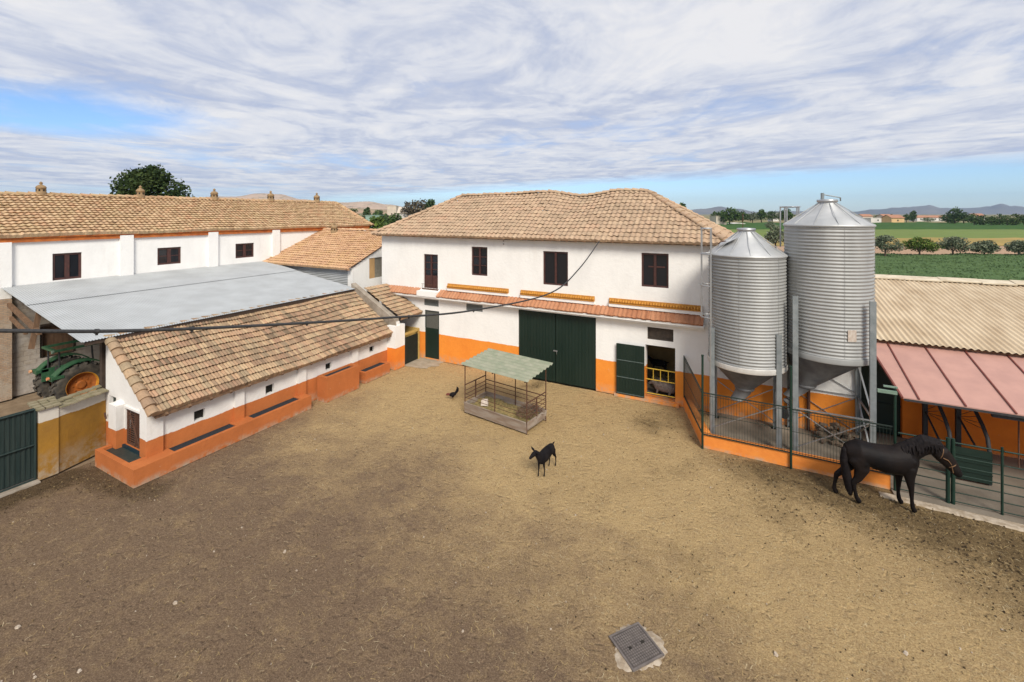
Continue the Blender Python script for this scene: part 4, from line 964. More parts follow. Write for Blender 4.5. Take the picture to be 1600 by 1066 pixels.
mb=MB();mb.box(-3.5,-1.6,19.9,20.85,.06,.5);mb.build('straw_bench',m_hay,barn)
m_wool=M('grey_wool',(.30,.26,.23),(.17,.15,.13),14,.95,bmp=1,bsc=40,bd=.04)
def sheep(label,loc,rz,s=1):
    t=thing('sheep',label,'sheep',loc,rz,sc_=s);T=[]
    T.append(([(0,0,.30),(.2,0,.34),(.45,0,.34),(.62,0,.30)],[(.18,.19),(.22,.23),(.21,.22),(.14,.16)]))
    T.append(([(.6,0,.36),(.76,.03,.46)],[(.10,.12),(.08,.09)]));T.append(([(.76,.03,.47),(.92,.05,.38)],[(.07,.075),(.04,.045)]))
    for e in(-1,1):T.append(([(.76,.03+e*.06,.50),(.74,.03+e*.15,.47)],[.025,.012]))
    for x,y in((.05,-.12),(.05,.12),(.55,-.11),(.55,.11)):T.append(([(x,y,.2),(x+.05,y,.04)],[.05,.03]))
    organic('body',T,m_wool,t,.016,3);return t
sheep('grey woolly sheep resting low behind the yellow gate, right of the doorway',(-2.55,19.12,.10),R(175))
sheep('grey woolly sheep farther inside the doorway, left of the resting one',(-3.25,19.75,.06),R(-25),.95)
ck=thing('rooster','black rooster with brownish red head pecking in the straw left of the hay feeder','rooster',(-10.42,14.95,0),R(207))
T=[([(-.02,0,.24),(.06,0,.22),(.16,0,.20),(.20,0,.20)],[(.05,.06),(.085,.09),(.075,.08),(.045,.05)]),
   ([(-.02,0,.26),(-.10,0,.36),(-.12,0,.46),(-.09,0,.52)],[(.04,.05),(.035,.06),(.035,.05),(.02,.02)]),
   ([(.05,-.03,.16),(.05,-.035,.10)],[.035,.02]),([(.08,.03,.16),(.08,.035,.10)],[.035,.02])]
organic('body',T,m_goat,ck,.012,2)
T=[([(.20,0,.21),(.28,0,.22),(.335,0,.20)],[(.04,.045),(.045,.05),(.03,.035)]),([(.34,0,.20),(.375,0,.17)],[.016,.006]),([(.27,0,.26),(.33,0,.25)],[.012,.012])]
organic('head',T,M('brown_red_hackle',(.20,.06,.04),(.12,.03,.025),9),ck,.010,2)
mb=MB()
for y in(-.035,.035):
    mb.tube([(.06,y,.12),(.05,y,.01)],.008,5)
    for d in(-.03,0,.03): mb.tube([(.05,y,.008),(.10,y+d,.006)],.005,4)
mb.build('feet',M('bird_leg',(.35,.24,.10),None,9),ck)
# ================================================================= GROUND
def sstep(a,b,x):
    t=min(1,max(0,(x-a)/(b-a)));return t*t*(3-2*t)
def segd(p,a,b):
    a=Vector(a);b=Vector(b);p=Vector(p);t=max(0,min(1,(p-a).dot(b-a)/(b-a).length_squared));return (p-a-(b-a)*t).length
def masks(x,y):
    X=x*CA+y*SA;Y=-x*SA+y*CA;q=Vector((x,y,0))
    n1=mn.fractal(q*.28,1,2,5);n2=mn.fractal(q*1.1+Vector((9,3,0)),1,2,5)
    br=sstep(.75,2.15,.125*X+.14*Y+.35*n1+.10*n2)  # ground tone by position: darker near the camera and to its left
    # trampled, dirtier ground: along the fences, gate and shed
    d=segd((x,y),(1.2,15.2),(6,13.9))
    m=sstep(2.0,.2,d+.7*n2+.25*n1)
    d=segd((x,y),(-17.3,3.6),(-17.4,5.4));m=max(m,sstep(1.0,.1,d+.55*n2))
    d=segd((x,y),(-16.8,5.7),(-14.4,6.1));m=max(m,.8*sstep(.75,.1,d+.4*n2))
    d=segd((x,y),(1.2,15.2),(8.5,12.3));m=max(m,.6*sstep(3.2,.6,d+1.4*n1+.5*n2))
    for cx,cy,r in ((-15.0,17.2,.35),(-2.9,16.6,1.2),(4.9,15.15,.22),(-8.2,17.9,.7)):
        m=max(m,.75*sstep(r,0,math.hypot(x-cx,y-cy)+.45*n2))
    n3=mn.fractal(q*.55+Vector((20,3,0)),1,2,5);m=max(m,.38*sstep(.05,.55,n3)*sstep(-6,1,x)*sstep(6,13,y))
    st=sstep(.05,.55,mn.fractal(q*.6+Vector((4,8,0)),1,2,4)+.25)
    return m,br,st
nx,ny=340,270;gx0,gx1,gy0,gy1=-17.7,10.5,-3,18.48
vs=[];cols=[]
for j in range(ny+1):
    for i in range(nx+1):
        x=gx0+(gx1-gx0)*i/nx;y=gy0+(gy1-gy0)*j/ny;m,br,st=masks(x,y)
        e=min(1,(x-gx0)*2,(gx1-x)*2,(y-gy0)*2,(gy1-y)*2)
        z=.020*mn.fractal(Vector((x,y,0))*.5,1,2,3)+.016*mn.fractal(Vector((x*3,y*3,2)),1,2,4)*(1+m)+.02*m*abs(mn.noise(Vector((x*5,y*5,7))))
        if math.hypot(x+1.6,y-7.9)<.55: z=min(z,-.004)
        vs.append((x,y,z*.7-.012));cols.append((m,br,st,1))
fs=[(j*(nx+1)+i,j*(nx+1)+i+1,(j+1)*(nx+1)+i+1,(j+1)*(nx+1)+i) for j in range(ny) for i in range(nx)]
mt,t,b=nt('straw_strewn_earth');p=pos(t)
at=N(t,'ShaderNodeAttribute',attribute_name='ground_mix');s=N(t,'ShaderNodeSeparateColor');L(t,at.outputs['Color'],s.inputs[0])
fine=noise(t,38,7,p,.78);mid=noise(t,7,6,p,.7);big=noise(t,1.6,5,p,.6)
dark_ground=ramp(t,fine,[(.30,(.075,.048,.031)),(.5,(.185,.125,.08)),(.68,(.33,.24,.155))])
straw=ramp(t,fine,[(.30,(.16,.10,.047)),(.46,(.43,.295,.14)),(.60,(.57,.42,.215)),(.74,(.76,.60,.36))])  # straw-coloured, the paler of the two ground tones
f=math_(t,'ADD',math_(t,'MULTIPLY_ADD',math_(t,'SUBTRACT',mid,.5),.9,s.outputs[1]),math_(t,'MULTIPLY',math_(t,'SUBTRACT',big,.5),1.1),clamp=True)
col=mix(t,math_(t,'MULTIPLY',f,.92),dark_ground,straw)
dung=ramp(t,fine,[(.3,(.028,.018,.010)),(.55,(.075,.05,.025)),(.75,(.19,.13,.06))])
f2=math_(t,'MULTIPLY_ADD',math_(t,'SUBTRACT',mid,.5),1.3,s.outputs[0],clamp=True)
col=mix(t,math_(t,'MULTIPLY',math_(t,'MULTIPLY',f2,math_(t,'GREATER_THAN',s.outputs[0],.001)),.8),col,dung)
# flattened straw flecks
v=N(t,'ShaderNodeTexVoronoi',feature='F1',i_Scale=16);wv=N(t,'ShaderNodeVectorMath',operation='MULTIPLY');L(t,p,wv.inputs[0]);wv.inputs[1].default_value=(1,2.4,1);L(t,wv.outputs[0],v.inputs['Vector'])
col=mix(t,ramp(t,v.outputs['Distance'],[(.10,(.5,.5,.5)),(.2,(0,0,0))]),col,(.58,.44,.24))
v2=N(t,'ShaderNodeTexVoronoi',feature='F1',i_Scale=9);L(t,p,v2.inputs['Vector'])
col=mix(t,ramp(t,v2.outputs['Distance'],[(.09,(.65,.65,.65)),(.16,(0,0,0))]),col,(.06,.04,.025))
L(t,col,b.inputs['Base Color']);b.inputs['Roughness'].default_value=.97;b.inputs['Specular IOR Level'].default_value=.1
vd=N(t,'ShaderNodeTexVoronoi',feature='SMOOTH_F1',i_Scale=4.2);vv=N(t,'ShaderNodeVectorMath',operation='ADD');L(t,p,vv.inputs[0])
nn=N(t,'ShaderNodeTexNoise',i_Scale=2.0);L(t,p,nn.inputs['Vector']);L(t,nn.outputs['Color'],vv.inputs[1]);L(t,vv.outputs[0],vd.inputs['Vector'])
dent=math_(t,'MULTIPLY',math_(t,'MINIMUM',vd.outputs['Distance'],.32),3.2)
bump(t,b,math_(t,'ADD',math_(t,'ADD',fine,math_(t,'MULTIPLY',mid,1.5)),dent),.9,.045)
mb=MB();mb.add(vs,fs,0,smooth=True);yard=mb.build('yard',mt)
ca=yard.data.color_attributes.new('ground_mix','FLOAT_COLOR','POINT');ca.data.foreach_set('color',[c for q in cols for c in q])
tag(yard,kind='structure')
gm,t,b=nt('plain_earth');p=pos(t)
c1=ramp(t,noise(t,.012,6,p,.6),[(.35,(.16,.17,.07)),(.5,(.27,.21,.12)),(.62,(.10,.15,.045)),(.75,(.30,.25,.15))])
c0=ramp(t,noise(t,1.5,7,p,.7),[(.3,(.16,.115,.075)),(.7,(.30,.225,.15))])
ln=N(t,'ShaderNodeVectorMath',operation='LENGTH');L(t,p,ln.inputs[0])
col=mix(t,math_(t,'MULTIPLY_ADD',ln.outputs['Value'],.02,-.8,clamp=True),c0,c1)
L(t,col,b.inputs['Base Color']);b.inputs['Roughness'].default_value=1;b.inputs['Specular IOR Level'].default_value=.1;bump(t,b,noise(t,8,6,p),.5,.05)
mb=MB();S_=7800;mb.add([(-S_,-S_,-.06),(S_,-S_,-.06),(S_,S_,-.06),(-S_,S_,-.06)],[(0,1,2,3)]);tag(mb.build('ground',gm),kind='structure')

# loose bits: straw, clods, pebbles
rr=random.Random(21)
def inyard(x,y):
    if x<-17.2 or y>18.2: return False
    if x<-14.75 and y>5.9: return False
    if x>-1.2 and y>15.4: return False
    return True
def rp():
    while True:
        Y=5+rr.random()**.8*19;X=rr.uniform(-1.2,1.2)*Y;w=cw(X,Y)
        if inyard(w.x,w.y) and w.x<9: return w
mb=MB()
for i in range(19000):
    w=rp();m,br,st_=masks(w.x,w.y) if i%1==0 else (0,0,0)
    if rr.random()>.25+.6*br: continue
    a=rr.uniform(0,PI);l=rr.uniform(.015,.055);h=rr.uniform(.0012,.0028);z=.004+rr.random()*.012;dx,dy=math.cos(a),math.sin(a);tz=rr.uniform(-.004,.012)
    mb.add([(w.x-dx*l-dy*h,w.y-dy*l+dx*h,z),(w.x-dx*l+dy*h,w.y-dy*l-dx*h,z),(w.x+dx*l+dy*h,w.y+dy*l-dx*h,z+tz),(w.x+dx*l-dy*h,w.y+dy*l+dx*h,z+tz)],[(0,1,2,3)],rr.choice((0,0,1)))
tag(mb.build('straw',[M('straw_bits',(.56,.42,.19),(.44,.31,.13),3),M('pale_straw',(.66,.55,.34),None,3)]),kind='stuff')
def lump(mb,x,y,z,r,mi=0,fl=.6):
    vs=[];a0=rr.uniform(0,6)
    for k in range(5): a=a0+k*2*PI/5;q=r*rr.uniform(.7,1.2);vs.append((x+math.cos(a)*q,y+math.sin(a)*q,z-.01))
    for k in range(5): a=a0+.4+k*2*PI/5;q=r*rr.uniform(.4,.8);vs.append((x+math.cos(a)*q,y+math.sin(a)*q,z+r*fl*rr.uniform(.7,1.1)))
    mb.add(vs,[(k,(k+1)%5,5+(k+1)%5,5+k) for k in range(5)]+[(5,6,7,8,9)],mi)
mb=MB()
for i in range(26000):
    w=rp();m,br,_=masks(w.x,w.y)
    if rr.random()>.02+.75*m: continue
    lump(mb,w.x,w.y,0,rr.uniform(.006,.020)*(1+.6*m),rr.choice((0,0,1)))
tag(mb.build('dung_and_clods',[M('dung',(.05,.033,.018),(.085,.058,.03),9,.95),M('dry_dung',(.15,.10,.05),(.22,.16,.08),9,.95)]),kind='stuff')
mb=MB()
for i in range(170): w=rp();lump(mb,w.x,w.y,0,rr.choice((.008,.010,.013,.016,.024)),0,.5)
for px,py in ((274,942),(27,980),(445,862),(1212,1022),(1415,1020),(124,1049)):
    Y=691*HC/(py-334);w=cw((px-800)/691*Y,Y);lump(mb,w.x,w.y,0,.045,0,.5)
tag(mb.build('pebbles',M('pale_stone',(.36,.29,.22),(.46,.39,.31),3,.9)),kind='stuff')

# ================================================================= FIELDS
def fieldmat(name,a,b_,sc1,rows=None):
    m,t,b=nt(name);p=pos(t);n=noise(t,sc1,7,p,.7);col=ramp(t,n,[(.3,a),(.7,b_)])
    n2=noise(t,.03,4,p);col=mix(t,ramp(t,n2,[(.4,(0,0,0)),(.7,(.4,.4,.4))]),col,tuple(x*1.5 for x in a))
    L(t,col,b.inputs['Base Color']);b.inputs['Roughness'].default_value=1;b.inputs['Specular IOR Level'].default_value=.1
    bump(t,b,noise(t,sc1*2,6,p),.9,.3);return m
def field(name,X0,X1,Y0,Y1,z,m,h=.0,nx=60,ny=20,slant=0):
    mb=MB();vs=[]
    for j in range(ny+1):
        for i in range(nx+1):
            s=i/nx;X=X0+(X1-X0)*s;Y=Y0+(Y1-Y0)*j/ny+slant*s;w=cw(X,Y)
            e=1 if 0<i<nx and 0<j<ny else 0
            vs.append((w.x,w.y,z+e*h*(.6+.8*mn.noise(Vector((X*.15,Y*.3,1))))))
    mb.add(vs,[(j*(nx+1)+i,j*(nx+1)+i+1,(j+1)*(nx+1)+i+1,(j+1)*(nx+1)+i) for j in range(ny) for i in range(nx)],0,smooth=True)
    return tag(mb.build(name,m),kind='structure')
m_crop=fieldmat('green_crop',(.06,.105,.04),(.10,.155,.06),.8)
field('field',16,140,37,82,.0,m_crop,.35,110,50)
field('field',10,170,82,104,-.02,fieldmat('bare_earth',(.33,.215,.14),(.42,.29,.19),.5))
field('field',10,220,104,134,.06,fieldmat('dry_grass',(.36,.24,.09),(.24,.21,.07),.3),.5,80,20)
field('field',10,330,134,214,.0,fieldmat('meadow',(.12,.17,.045),(.18,.22,.07),.2),.2)
field('field',10,420,214,335,.1,fieldmat('vineyard',(.035,.085,.022),(.06,.11,.03),.3),1.4,120,20,slant=-8)
m_blade=M('crop_leaves',(.07,.12,.045),(.11,.17,.065),.5,.9,bmp=0)
mb=MB()
for i in range(30000):
    Y=44+38*rr.random();X=rr.uniform(20,115);w=cw(X,Y);a=rr.uniform(0,PI);l=rr.uniform(.08,.18);h=rr.uniform(.12,.32);dx,dy=math.cos(a)*l,math.sin(a)*l
    z=.35*(.6+.8*mn.noise(Vector((X*.15,Y*.3,1))))-.1;q=rr.uniform(-.15,.15)
    mb.add([(w.x-dx,w.y-dy,z),(w.x+dx,w.y+dy,z),(w.x+dx*.4+q,w.y+dy*.4,z+h*.8),(w.x-dx*.5+q,w.y-dy*.5,z+h*.65)],[(0,1,2,3)])
tag(mb.build('crop_grass',m_blade),kind='stuff')

# ================================================================= TREES
def leafmat(name,a,b_):
    m=M(name,a,b_,.6,.85,bmp=0,spec=.15);return m
def crown_mb(blobs,n,ls,seed=0,gap=.35):
    rr=random.Random(seed);mb=MB();vol=[b[3]*b[4]*b[5] for b in blobs]
    for i in range(n):
        b=rr.choices(blobs,vol)[0]
        while True:
            d=Vector((rr.gauss(0,1),rr.gauss(0,1),rr.gauss(0,1))).normalized();r=rr.random()**.38
            q=d*r
            P=Vector((b[0]+q.x*b[3],b[1]+q.y*b[4],b[2]+q.z*b[5]))
            nn=mn.noise(P*(1.6/max(.8,b[3]))+Vector((seed,0,0)))
            if nn>-gap*.15 or rr.random()<.10: break
        P+=d*abs(nn)*b[3]*.45
        s=ls*rr.uniform(.6,1.3);u=Vector((rr.gauss(0,1),rr.gauss(0,1),rr.gauss(0,.7))).normalized();v=u.cross(Vector((rr.gauss(0,1),rr.gauss(0,1),rr.gauss(0,1)))).normalized()
        mi=0 if mn.noise(P*2.2/max(.6,b[3])+Vector((3,seed,5)))+rr.uniform(-.3,.3)>0 else 1
        mb.add([P-u*s-v*s*.5,P+u*s*.2-v*s*.7,P+u*s+v*s*.3,P-u*s*.3+v*s*.7],[(0,1,2,3)],mi)
    return mb
def trunk_mb(h,r,limbs,seed=0):
    rr=random.Random(seed);mb=MB();k=(rr.uniform(-.1,.1)*h,rr.uniform(-.1,.1)*h)
    mb.tube([(0,0,-.1),(k[0]*.3,k[1]*.3,h*.5),(k[0],k[1],h)],[r*1.25,r,r*.75],8)
    for q in limbs:
        q=Vector(q);m=Vector((k[0],k[1],h)).lerp(q,.5)+Vector((0,0,.1*h));mb.tube([(k[0],k[1],h*.85),m,q],[r*.6,r*.4,r*.15],6)
    return mb
m_bark=M('bark',(.10,.075,.055),(.06,.045,.035),6,.95,bmp=.5)
LM={'dark':[leafmat('deep_leaf',(.035,.065,.022),(.05,.09,.028)),leafmat('mid_leaf',(.065,.105,.032),(.085,.13,.04))],
 'olive':[leafmat('olive_leaf',(.17,.195,.125),(.21,.235,.155)),leafmat('olive_leaf_dark',(.09,.115,.07),(.115,.14,.09))],
 'deep':[leafmat('walnut_leaf',(.020,.038,.012),(.032,.055,.017)),leafmat('walnut_leaf_light',(.045,.07,.02),(.06,.085,.026))],
 'bright':[leafmat('bright_leaf',(.11,.16,.03),(.14,.19,.04)),leafmat('bright_leaf_dark',(.06,.10,.022),(.075,.12,.03))],
 'brown':[leafmat('brown_leaf',(.12,.10,.06),(.15,.12,.075)),leafmat('brown_leaf_dark',(.07,.062,.04),(.09,.075,.045))]}
def tree(label,X,Y,h,w,kind,blobs,n,ls,seed,th=.35,name='tree',cat='tree',group=None,stem=None):
    p=cw(X,Y);t=thing(name,label,cat,(p.x,p.y,-.05),A0,group)
    bl=[(b[0]*w,b[1]*w,b[2]*h,b[3]*w,b[4]*w,b[5]*h) for b in blobs]
    crown_mb(bl,n,ls,seed).build('crown',LM[kind],t)
    trunk_mb(h*th,stem or h*.035,[(b[0]*.7,b[1]*.7,b[2]) for b in bl[:5]],seed).build('trunk',m_bark,t)
    return t
B_round=[(0,0,.62,.40,.40,.26),(-.26,.05,.55,.24,.28,.22),(.27,-.05,.52,.24,.26,.22),(.08,.1,.82,.26,.26,.16),(-.12,-.1,.42,.3,.3,.16)]
B_wide=[(0,0,.66,.34,.34,.24),(-.30,.05,.58,.22,.25,.18),(.33,-.05,.50,.20,.25,.2),(.10,.1,.82,.24,.24,.14),(-.14,-.1,.80,.2,.2,.14),(.2,.1,.42,.26,.3,.14)]
B_tall=[(0,0,.55,.36,.36,.38),(.1,0,.80,.22,.22,.18),(-.12,.05,.35,.34,.34,.24)]
tree('big dark green tree rising behind the ridge of the long building',-39.3,48,13.0,8.6,'deep',
 [(0,0,.74,.34,.34,.20),(-.18,0,.82,.20,.22,.12),(.22,0,.78,.2,.22,.12),(.32,.0,.66,.2,.2,.12),(-.30,.05,.70,.18,.2,.12),(.02,0,.88,.2,.2,.11),(.42,0,.60,.12,.14,.08),(-.05,.1,.92,.12,.12,.06),(.15,-.1,.90,.12,.12,.07),(-.38,0,.76,.08,.1,.05)],11000,.15,11,.45)
tree('small thin tree behind the long building, left of the big dark tree',-45.0,49,9.9,3.4,'dark',[(0,0,.82,.3,.3,.13),(-.3,0,.80,.12,.12,.10),(.25,0,.88,.1,.1,.09),(.45,0,.78,.2,.2,.08)],700,.13,12,.6)
ol=[(1383,45,35,'olive'),(1437,50,31,'bright'),(1489,47,32,'olive'),(1538,36,25,'olive'),(1592,36,25,'olive')]
lab=['grey-green olive tree nearest the tall silo, two leaning trunks','brighter green flat-topped tree, second in the row beyond the stable roof','round grey-green olive tree in the middle of the row beyond the stable','low small olive tree, fourth in the row from the silo','olive tree cut by the right edge of the picture, last in the row']
for i,(px,w,h,k) in enumerate(ol):
    Y=78+i*.3;tree(lab[i],(px-800)/691*Y,Y,h*Y/691,w*Y/691,k,B_wide if i<3 else B_round,2600,.13,30+i,.34,'olive_tree' if k=='olive' else 'tree','tree','row of small trees beyond the stable roof',stem=.13)
far=[]
def T_(lbl,px,pyt,pyb,w,kind,bl=B_round,n=900,seed=None,group=None):
    Y=691*HC/(pyb-334);h=(pyb-pyt)*Y/691
    s=seed if seed is not None else int(px*7+pyt)
    return tree(lbl,(px-800)/691*Y,Y,h,w*Y/691*1.05,kind,bl,n,max(.14,h*.045),s,.3,group=group)
T_('big round dark green tree beyond the right end of the barn roof',1140,325,353,34,'dark',n=1600)
T_('dark tree top just right of the barn roof peak',1064,315,372,22,'dark',B_tall)
gp='dark trees along the far side of the fields'
for lbl,px,pyt,pyb,w,k in (
 ('low green tree left of the round tree beyond the barn roof',1119,329,352,18,'dark'),
 ('green tree in the distant row, right beside the round tree',1160,330,350,20,'dark'),
 ('tree in the distant row above the short silo\'s cone',1176,331,350,18,'olive'),
 ('pointed dark tree in the distant row between barn roof and tall silo',1190,326,350,14,'dark'),
 ('broad dark tree in the distant row just left of the tall silo\'s cage',1207,329,349,22,'dark'),
 ('dark tree beside the tall silo\'s cone, under its cage hoop',1228,325,352,22,'dark'),
 ('small bush tree in the field behind the short silo\'s right shoulder',1204,345,362,16,'olive'),
 ('olive bush beside the tall silo, above the dry ground',1212,352,392,28,'olive')):
    T_(lbl,px,pyt,pyb,w,k,group=gp)
gp='trees in the far right distance'
for lbl,px,pyt,pyb,w,k,bl in (
 ('tall dark tree with a pointed top, tallest on the right horizon',1492,324,352,26,'dark',B_tall),
 ('dark tree joined to the left foot of the tallest right-hand tree',1480,334,351,20,'dark',B_round),
 ('dark tree on the right shoulder of the tallest right-hand tree',1506,331,352,22,'dark',B_round),
 ('small tree by the peach house, right of it',1416,334,348,12,'dark',B_round),
 ('upright tree between the peach house and the long white wall',1427,328,347,11,'dark',B_tall),
 ('bushy dark tree in front of the long white wall',1450,339,349,18,'dark',B_round),
 ('small round tree among the far white houses',1370,336,343,13,'dark',B_round),
 ('tiny upright tree left of the peach house',1393,334,344,7,'olive',B_tall)):
    T_(lbl,px,pyt,pyb,w,k,bl,group=gp)
for i,px in enumerate((1522,1536,1549,1561,1574,1587,1600,1613)):
    o=T_(None,px,333+(i*37%5),355,18,'dark',B_tall if i%2 else B_round,n=700,group='dark windbreak at the right horizon')
    o['label']='tree in the continuous dark green windbreak at the far right horizon'
gp='trees in the gap between the long building and the barn'
for lbl,px,pyt,pyb,w,k,bl in (
 ('grey-brown bare-looking tree against the sky left of the barn roof',652,311,352,50,'brown',B_wide),
 ('darker green tree behind the grey-brown one at the barn roof',672,309,352,20,'dark',B_round),
 ('dark tree at the left end of the gap, by the roof verge',548,325,352,24,'dark',B_round),
 ('pointed dark tree in the middle of the gap, tallest there',573,323,352,14,'dark',B_tall),
 ('round dark green tree right of the pointed one in the gap',590,327,354,20,'dark',B_round),
 ('bright green bush low in the gap, just above the tile roofs',583,336,395,36,'bright',B_round),
 ('green bush beside the barn roof\'s left hip',615,332,380,30,'dark',B_round),
 ('dark small tree between the two bushes in the gap',600,334,362,22,'dark',B_round),
 ('olive-coloured tree low behind the long building\'s verge',560,334,368,26,'olive',B_round)):
    T_(lbl,px,pyt,pyb,w,k,bl,group=gp,n=1200)

# ================================================================= FAR HOUSES
m_h1=M('cream_render',(.60,.52,.42),(.5,.43,.35),.3);m_h2=M('peach_render',(.66,.44,.22),(.6,.4,.2),.3);m_h3=M('pale_render',(.66,.64,.60),(.55,.53,.5),.3)
m_hr=M('far_tile',(.40,.20,.12),(.33,.17,.11),.4);m_hg=M('grey_green_roof',(.25,.36,.30),(.2,.3,.26),.4)
def house(label,px,pyt,pyb,wpx,mw,mr,dep=9,rz=0,flat=False,Yf=None,name='house'):
    Y=691*HC/(pyb-334);Y=Yf or min(Y,700);p=cw((px-800)/691*Y,Y);w=wpx*Y/691;zt=HC+(334-pyt)*Y/691;hh=max(2.4,zt)
    t=thing(name,label,'house',(p.x,p.y,-.06),A0+rz,'far farm houses')
    wh=hh*.68 if not flat else hh
    mb=MB();mb.box(-w/2,w/2,0,dep,0,wh)
    if not flat: mb.prism([(0,wh),(dep,wh),(dep/2,hh-.2)],-w/2+.05,w/2-.05,'x')
    mb.build('wall',mw,t)
    mb=MB()
    if flat: mb.box(-w/2-.2,w/2+.2,-.2,dep+.2,wh,wh+.25)
    else: mb.prism([(-.5,wh-.15),(dep/2,hh),(dep+.5,wh-.15),(dep+.5,wh+.05),(dep/2,hh+.22),(-.5,wh+.05)],-w/2-.3,w/2+.3,'x')
    mb.build('roof',mr,t)
    for k in range(max(1,int(w/6))):
        x=-w/2+w*(k+.5)/max(1,int(w/6));mb=MB();mb.box(x-.5,x+.5,-.05,.0-.01,wh*.45,wh*.45+1.2);mb.build('window',m_black,t)
    return t
house('peach-coloured house with red roof among the trees on the right horizon',1403,336,350,20,m_h2,m_hr)
house('long pale farm building with reddish roof behind the trees on the right',1456,337,346,46,m_h3,m_hr)
house('low white house right beside the tall silo\'s shoulder on the horizon',1372,341,349,22,m_h3,m_h3,flat=True)
house('reddish-roofed house between the white house and the peach house',1388,335,346,14,m_h1,m_hr)
house('distant red-roofed house just above the tall silo\'s right shoulder',1356,335,345,16,m_h1,m_hr)
house('small pale house at the far right, above the windbreak',1531,334,345,18,m_h3,m_hr)
house('flat tan farm store beyond the right hip of the barn roof',1127,338,353,16,m_h1,m_h1,flat=True)
house('tiny white house in the tree row left of the tall silo\'s cage',1212,333,346,9,m_h3,m_h3,flat=True)
house('white house in the gap, left of the barn roof and its brown tree',629,324,352,16,m_h3,m_h1)
house('tan building behind the white house in the gap',612,322,346,14,m_h1,m_h1,flat=True)
house('long low shed with green-grey roof in the middle of the gap',582,337,362,22,m_hg,m_hg,flat=True,name='farm_shed')
pm=thing('plastic_tunnel','low white plastic tunnel in the green field beyond the barn',  'plastic tunnel',cw(100,205),A0)
pm.location=cw((1156-800)/691*290,290);mb=MB();mb.prism([(-7+14*i/10,1.6*math.sin(PI*i/10)) for i in range(11)],0,8,'y');mb.build('cover',m_h3,pm)

# ================================================================= HILLS
def hillmat(name,stops,sc1,green=None):
    m,t,b=nt(name);p=pos(t);n=noise(t,sc1,7,scalev(t,p,(1,1,3)),.65);col=ramp(t,n,stops)
    if green:
        col=mix(t,ramp(t,noise(t,sc1*5,6,p,.7),[(.55,(0,0,0)),(.62,(.85,.85,.85))]),col,green)
    L(t,col,b.inputs['Base Color']);b.inputs['Roughness'].default_value=1;b.inputs['Specular IOR Level'].default_value=0;return m
def hills(name,prof,Y,depth,m,n=220,rough=.1,seed=0):
    xs=[p[0] for p in prof];mb=MB();vs=[];rows=16
    for j in range(rows+1):
        v=j/rows
        for i in range(n+1):
            px=xs[0]+(xs[-1]-xs[0])*i/n
            for a,b in zip(prof,prof[1:]):
                if a[0]<=px<=b[0]: f=(px-a[0])/(b[0]-a[0]);f=f*f*(3-2*f);py=a[1]+(b[1]-a[1])*f;break
            YY=Y+(v-.6)*depth;X=(px-800)/691*YY
            hz=max(0,(334-py))*Y/691+HC
            e=math.sin(PI*min(1,v/.6)/2)**1.3 if v<.6 else math.cos(PI*(v-.6)/.8)
            z=hz*e*(1+rough*mn.fractal(Vector((X/depth*5,YY/depth*5,seed)),1,2,5))
            w=cw(X,YY);vs.append((w.x,w.y,max(-.05,z)-.05 if 0<j<rows and 0<i<n else -.4))
    mb.add(vs,[(j*(n+1)+i,j*(n+1)+i+1,(j+1)*(n+1)+i+1,(j+1)*(n+1)+i) for j in range(rows) for i in range(n)],0,smooth=True)
    return tag(mb.build(name,m),kind='structure')
m_hb=hillmat('dry_hillside',[(.3,(.40,.28,.21)),(.5,(.50,.38,.28)),(.7,(.33,.24,.17))],.004,(.10,.12,.06))
hills('hills',[(-500,300),(-200,304),(0,305),(180,308),(300,310),(360,308),(405,303),(440,306),(470,313),(530,317),(575,316),(610,321),(640,326),(690,330),(760,333)],2600,1500,m_hb,seed=1)
hills('hills',[(420,334),(480,326),(540,325),(600,328),(680,330),(780,332),(860,334)],1500,800,hillmat('ochre_hillside',[(.3,(.42,.29,.20)),(.5,(.36,.27,.17)),(.7,(.24,.20,.12))],.008,(.08,.11,.045)),seed=4)
m_mt=hillmat('mountain_rock',[(.3,(.12,.12,.11)),(.7,(.22,.20,.17))],.0012)
hills('mountains',[(1000,333),(1060,330),(1100,326),(1125,324),(1150,327),(1180,331),(1230,330),(1330,331),(1365,328),(1400,325),(1430,324),(1452,321),(1470,325),(1500,326),(1540,324),(1566,320),(1580,323),(1620,324),(1800,326)],5600,1400,m_mt,rough=.25,seed=2)

# ================================================================= HAZE, SKY, SUN, CAMERA
hm=bpy.data.materials.new('air');hm.use_nodes=True;t=hm.node_tree
for n_ in list(t.nodes):
    if n_.type=='BSDF_PRINCIPLED': t.nodes.remove(n_)
pv=N(t,'ShaderNodeVolumePrincipled',i_Color=(.48,.68,1,1),i_Density=HAZE,i_Anisotropy=.2)
L(t,pv.outputs[0],t.nodes['Material Output'].inputs['Volume'])
if HAZE>0:
    mb=MB();mb.box(-7900,7900,-7900,7900,-1.5,260);tag(mb.build('haze',hm),kind='stuff')
SUNV=Vector((.66,-.75,0)).normalized()*math.cos(R(SUN_EL))+Vector((0,0,math.sin(R(SUN_EL))))
w=bpy.data.worlds.new('World');sc.world=w;w.use_nodes=True;t=w.node_tree;t.nodes.clear()
out=N(t,'ShaderNodeOutputWorld')
sky=N(t,'ShaderNodeTexSky',sky_type='NISHITA',sun_disc=False,sun_elevation=R(SUN_EL),sun_rotation=math.atan2(SUNV.x,SUNV.y),altitude=600,air_density=1.0,dust_density=.6,ozone_density=1.6)
bg1=N(t,'ShaderNodeBackground',i_Strength=SKY_S);L(t,mix(t,1.0,sky.outputs[0],(.80,.97,1.22),'MULTIPLY'),bg1.inputs[0])
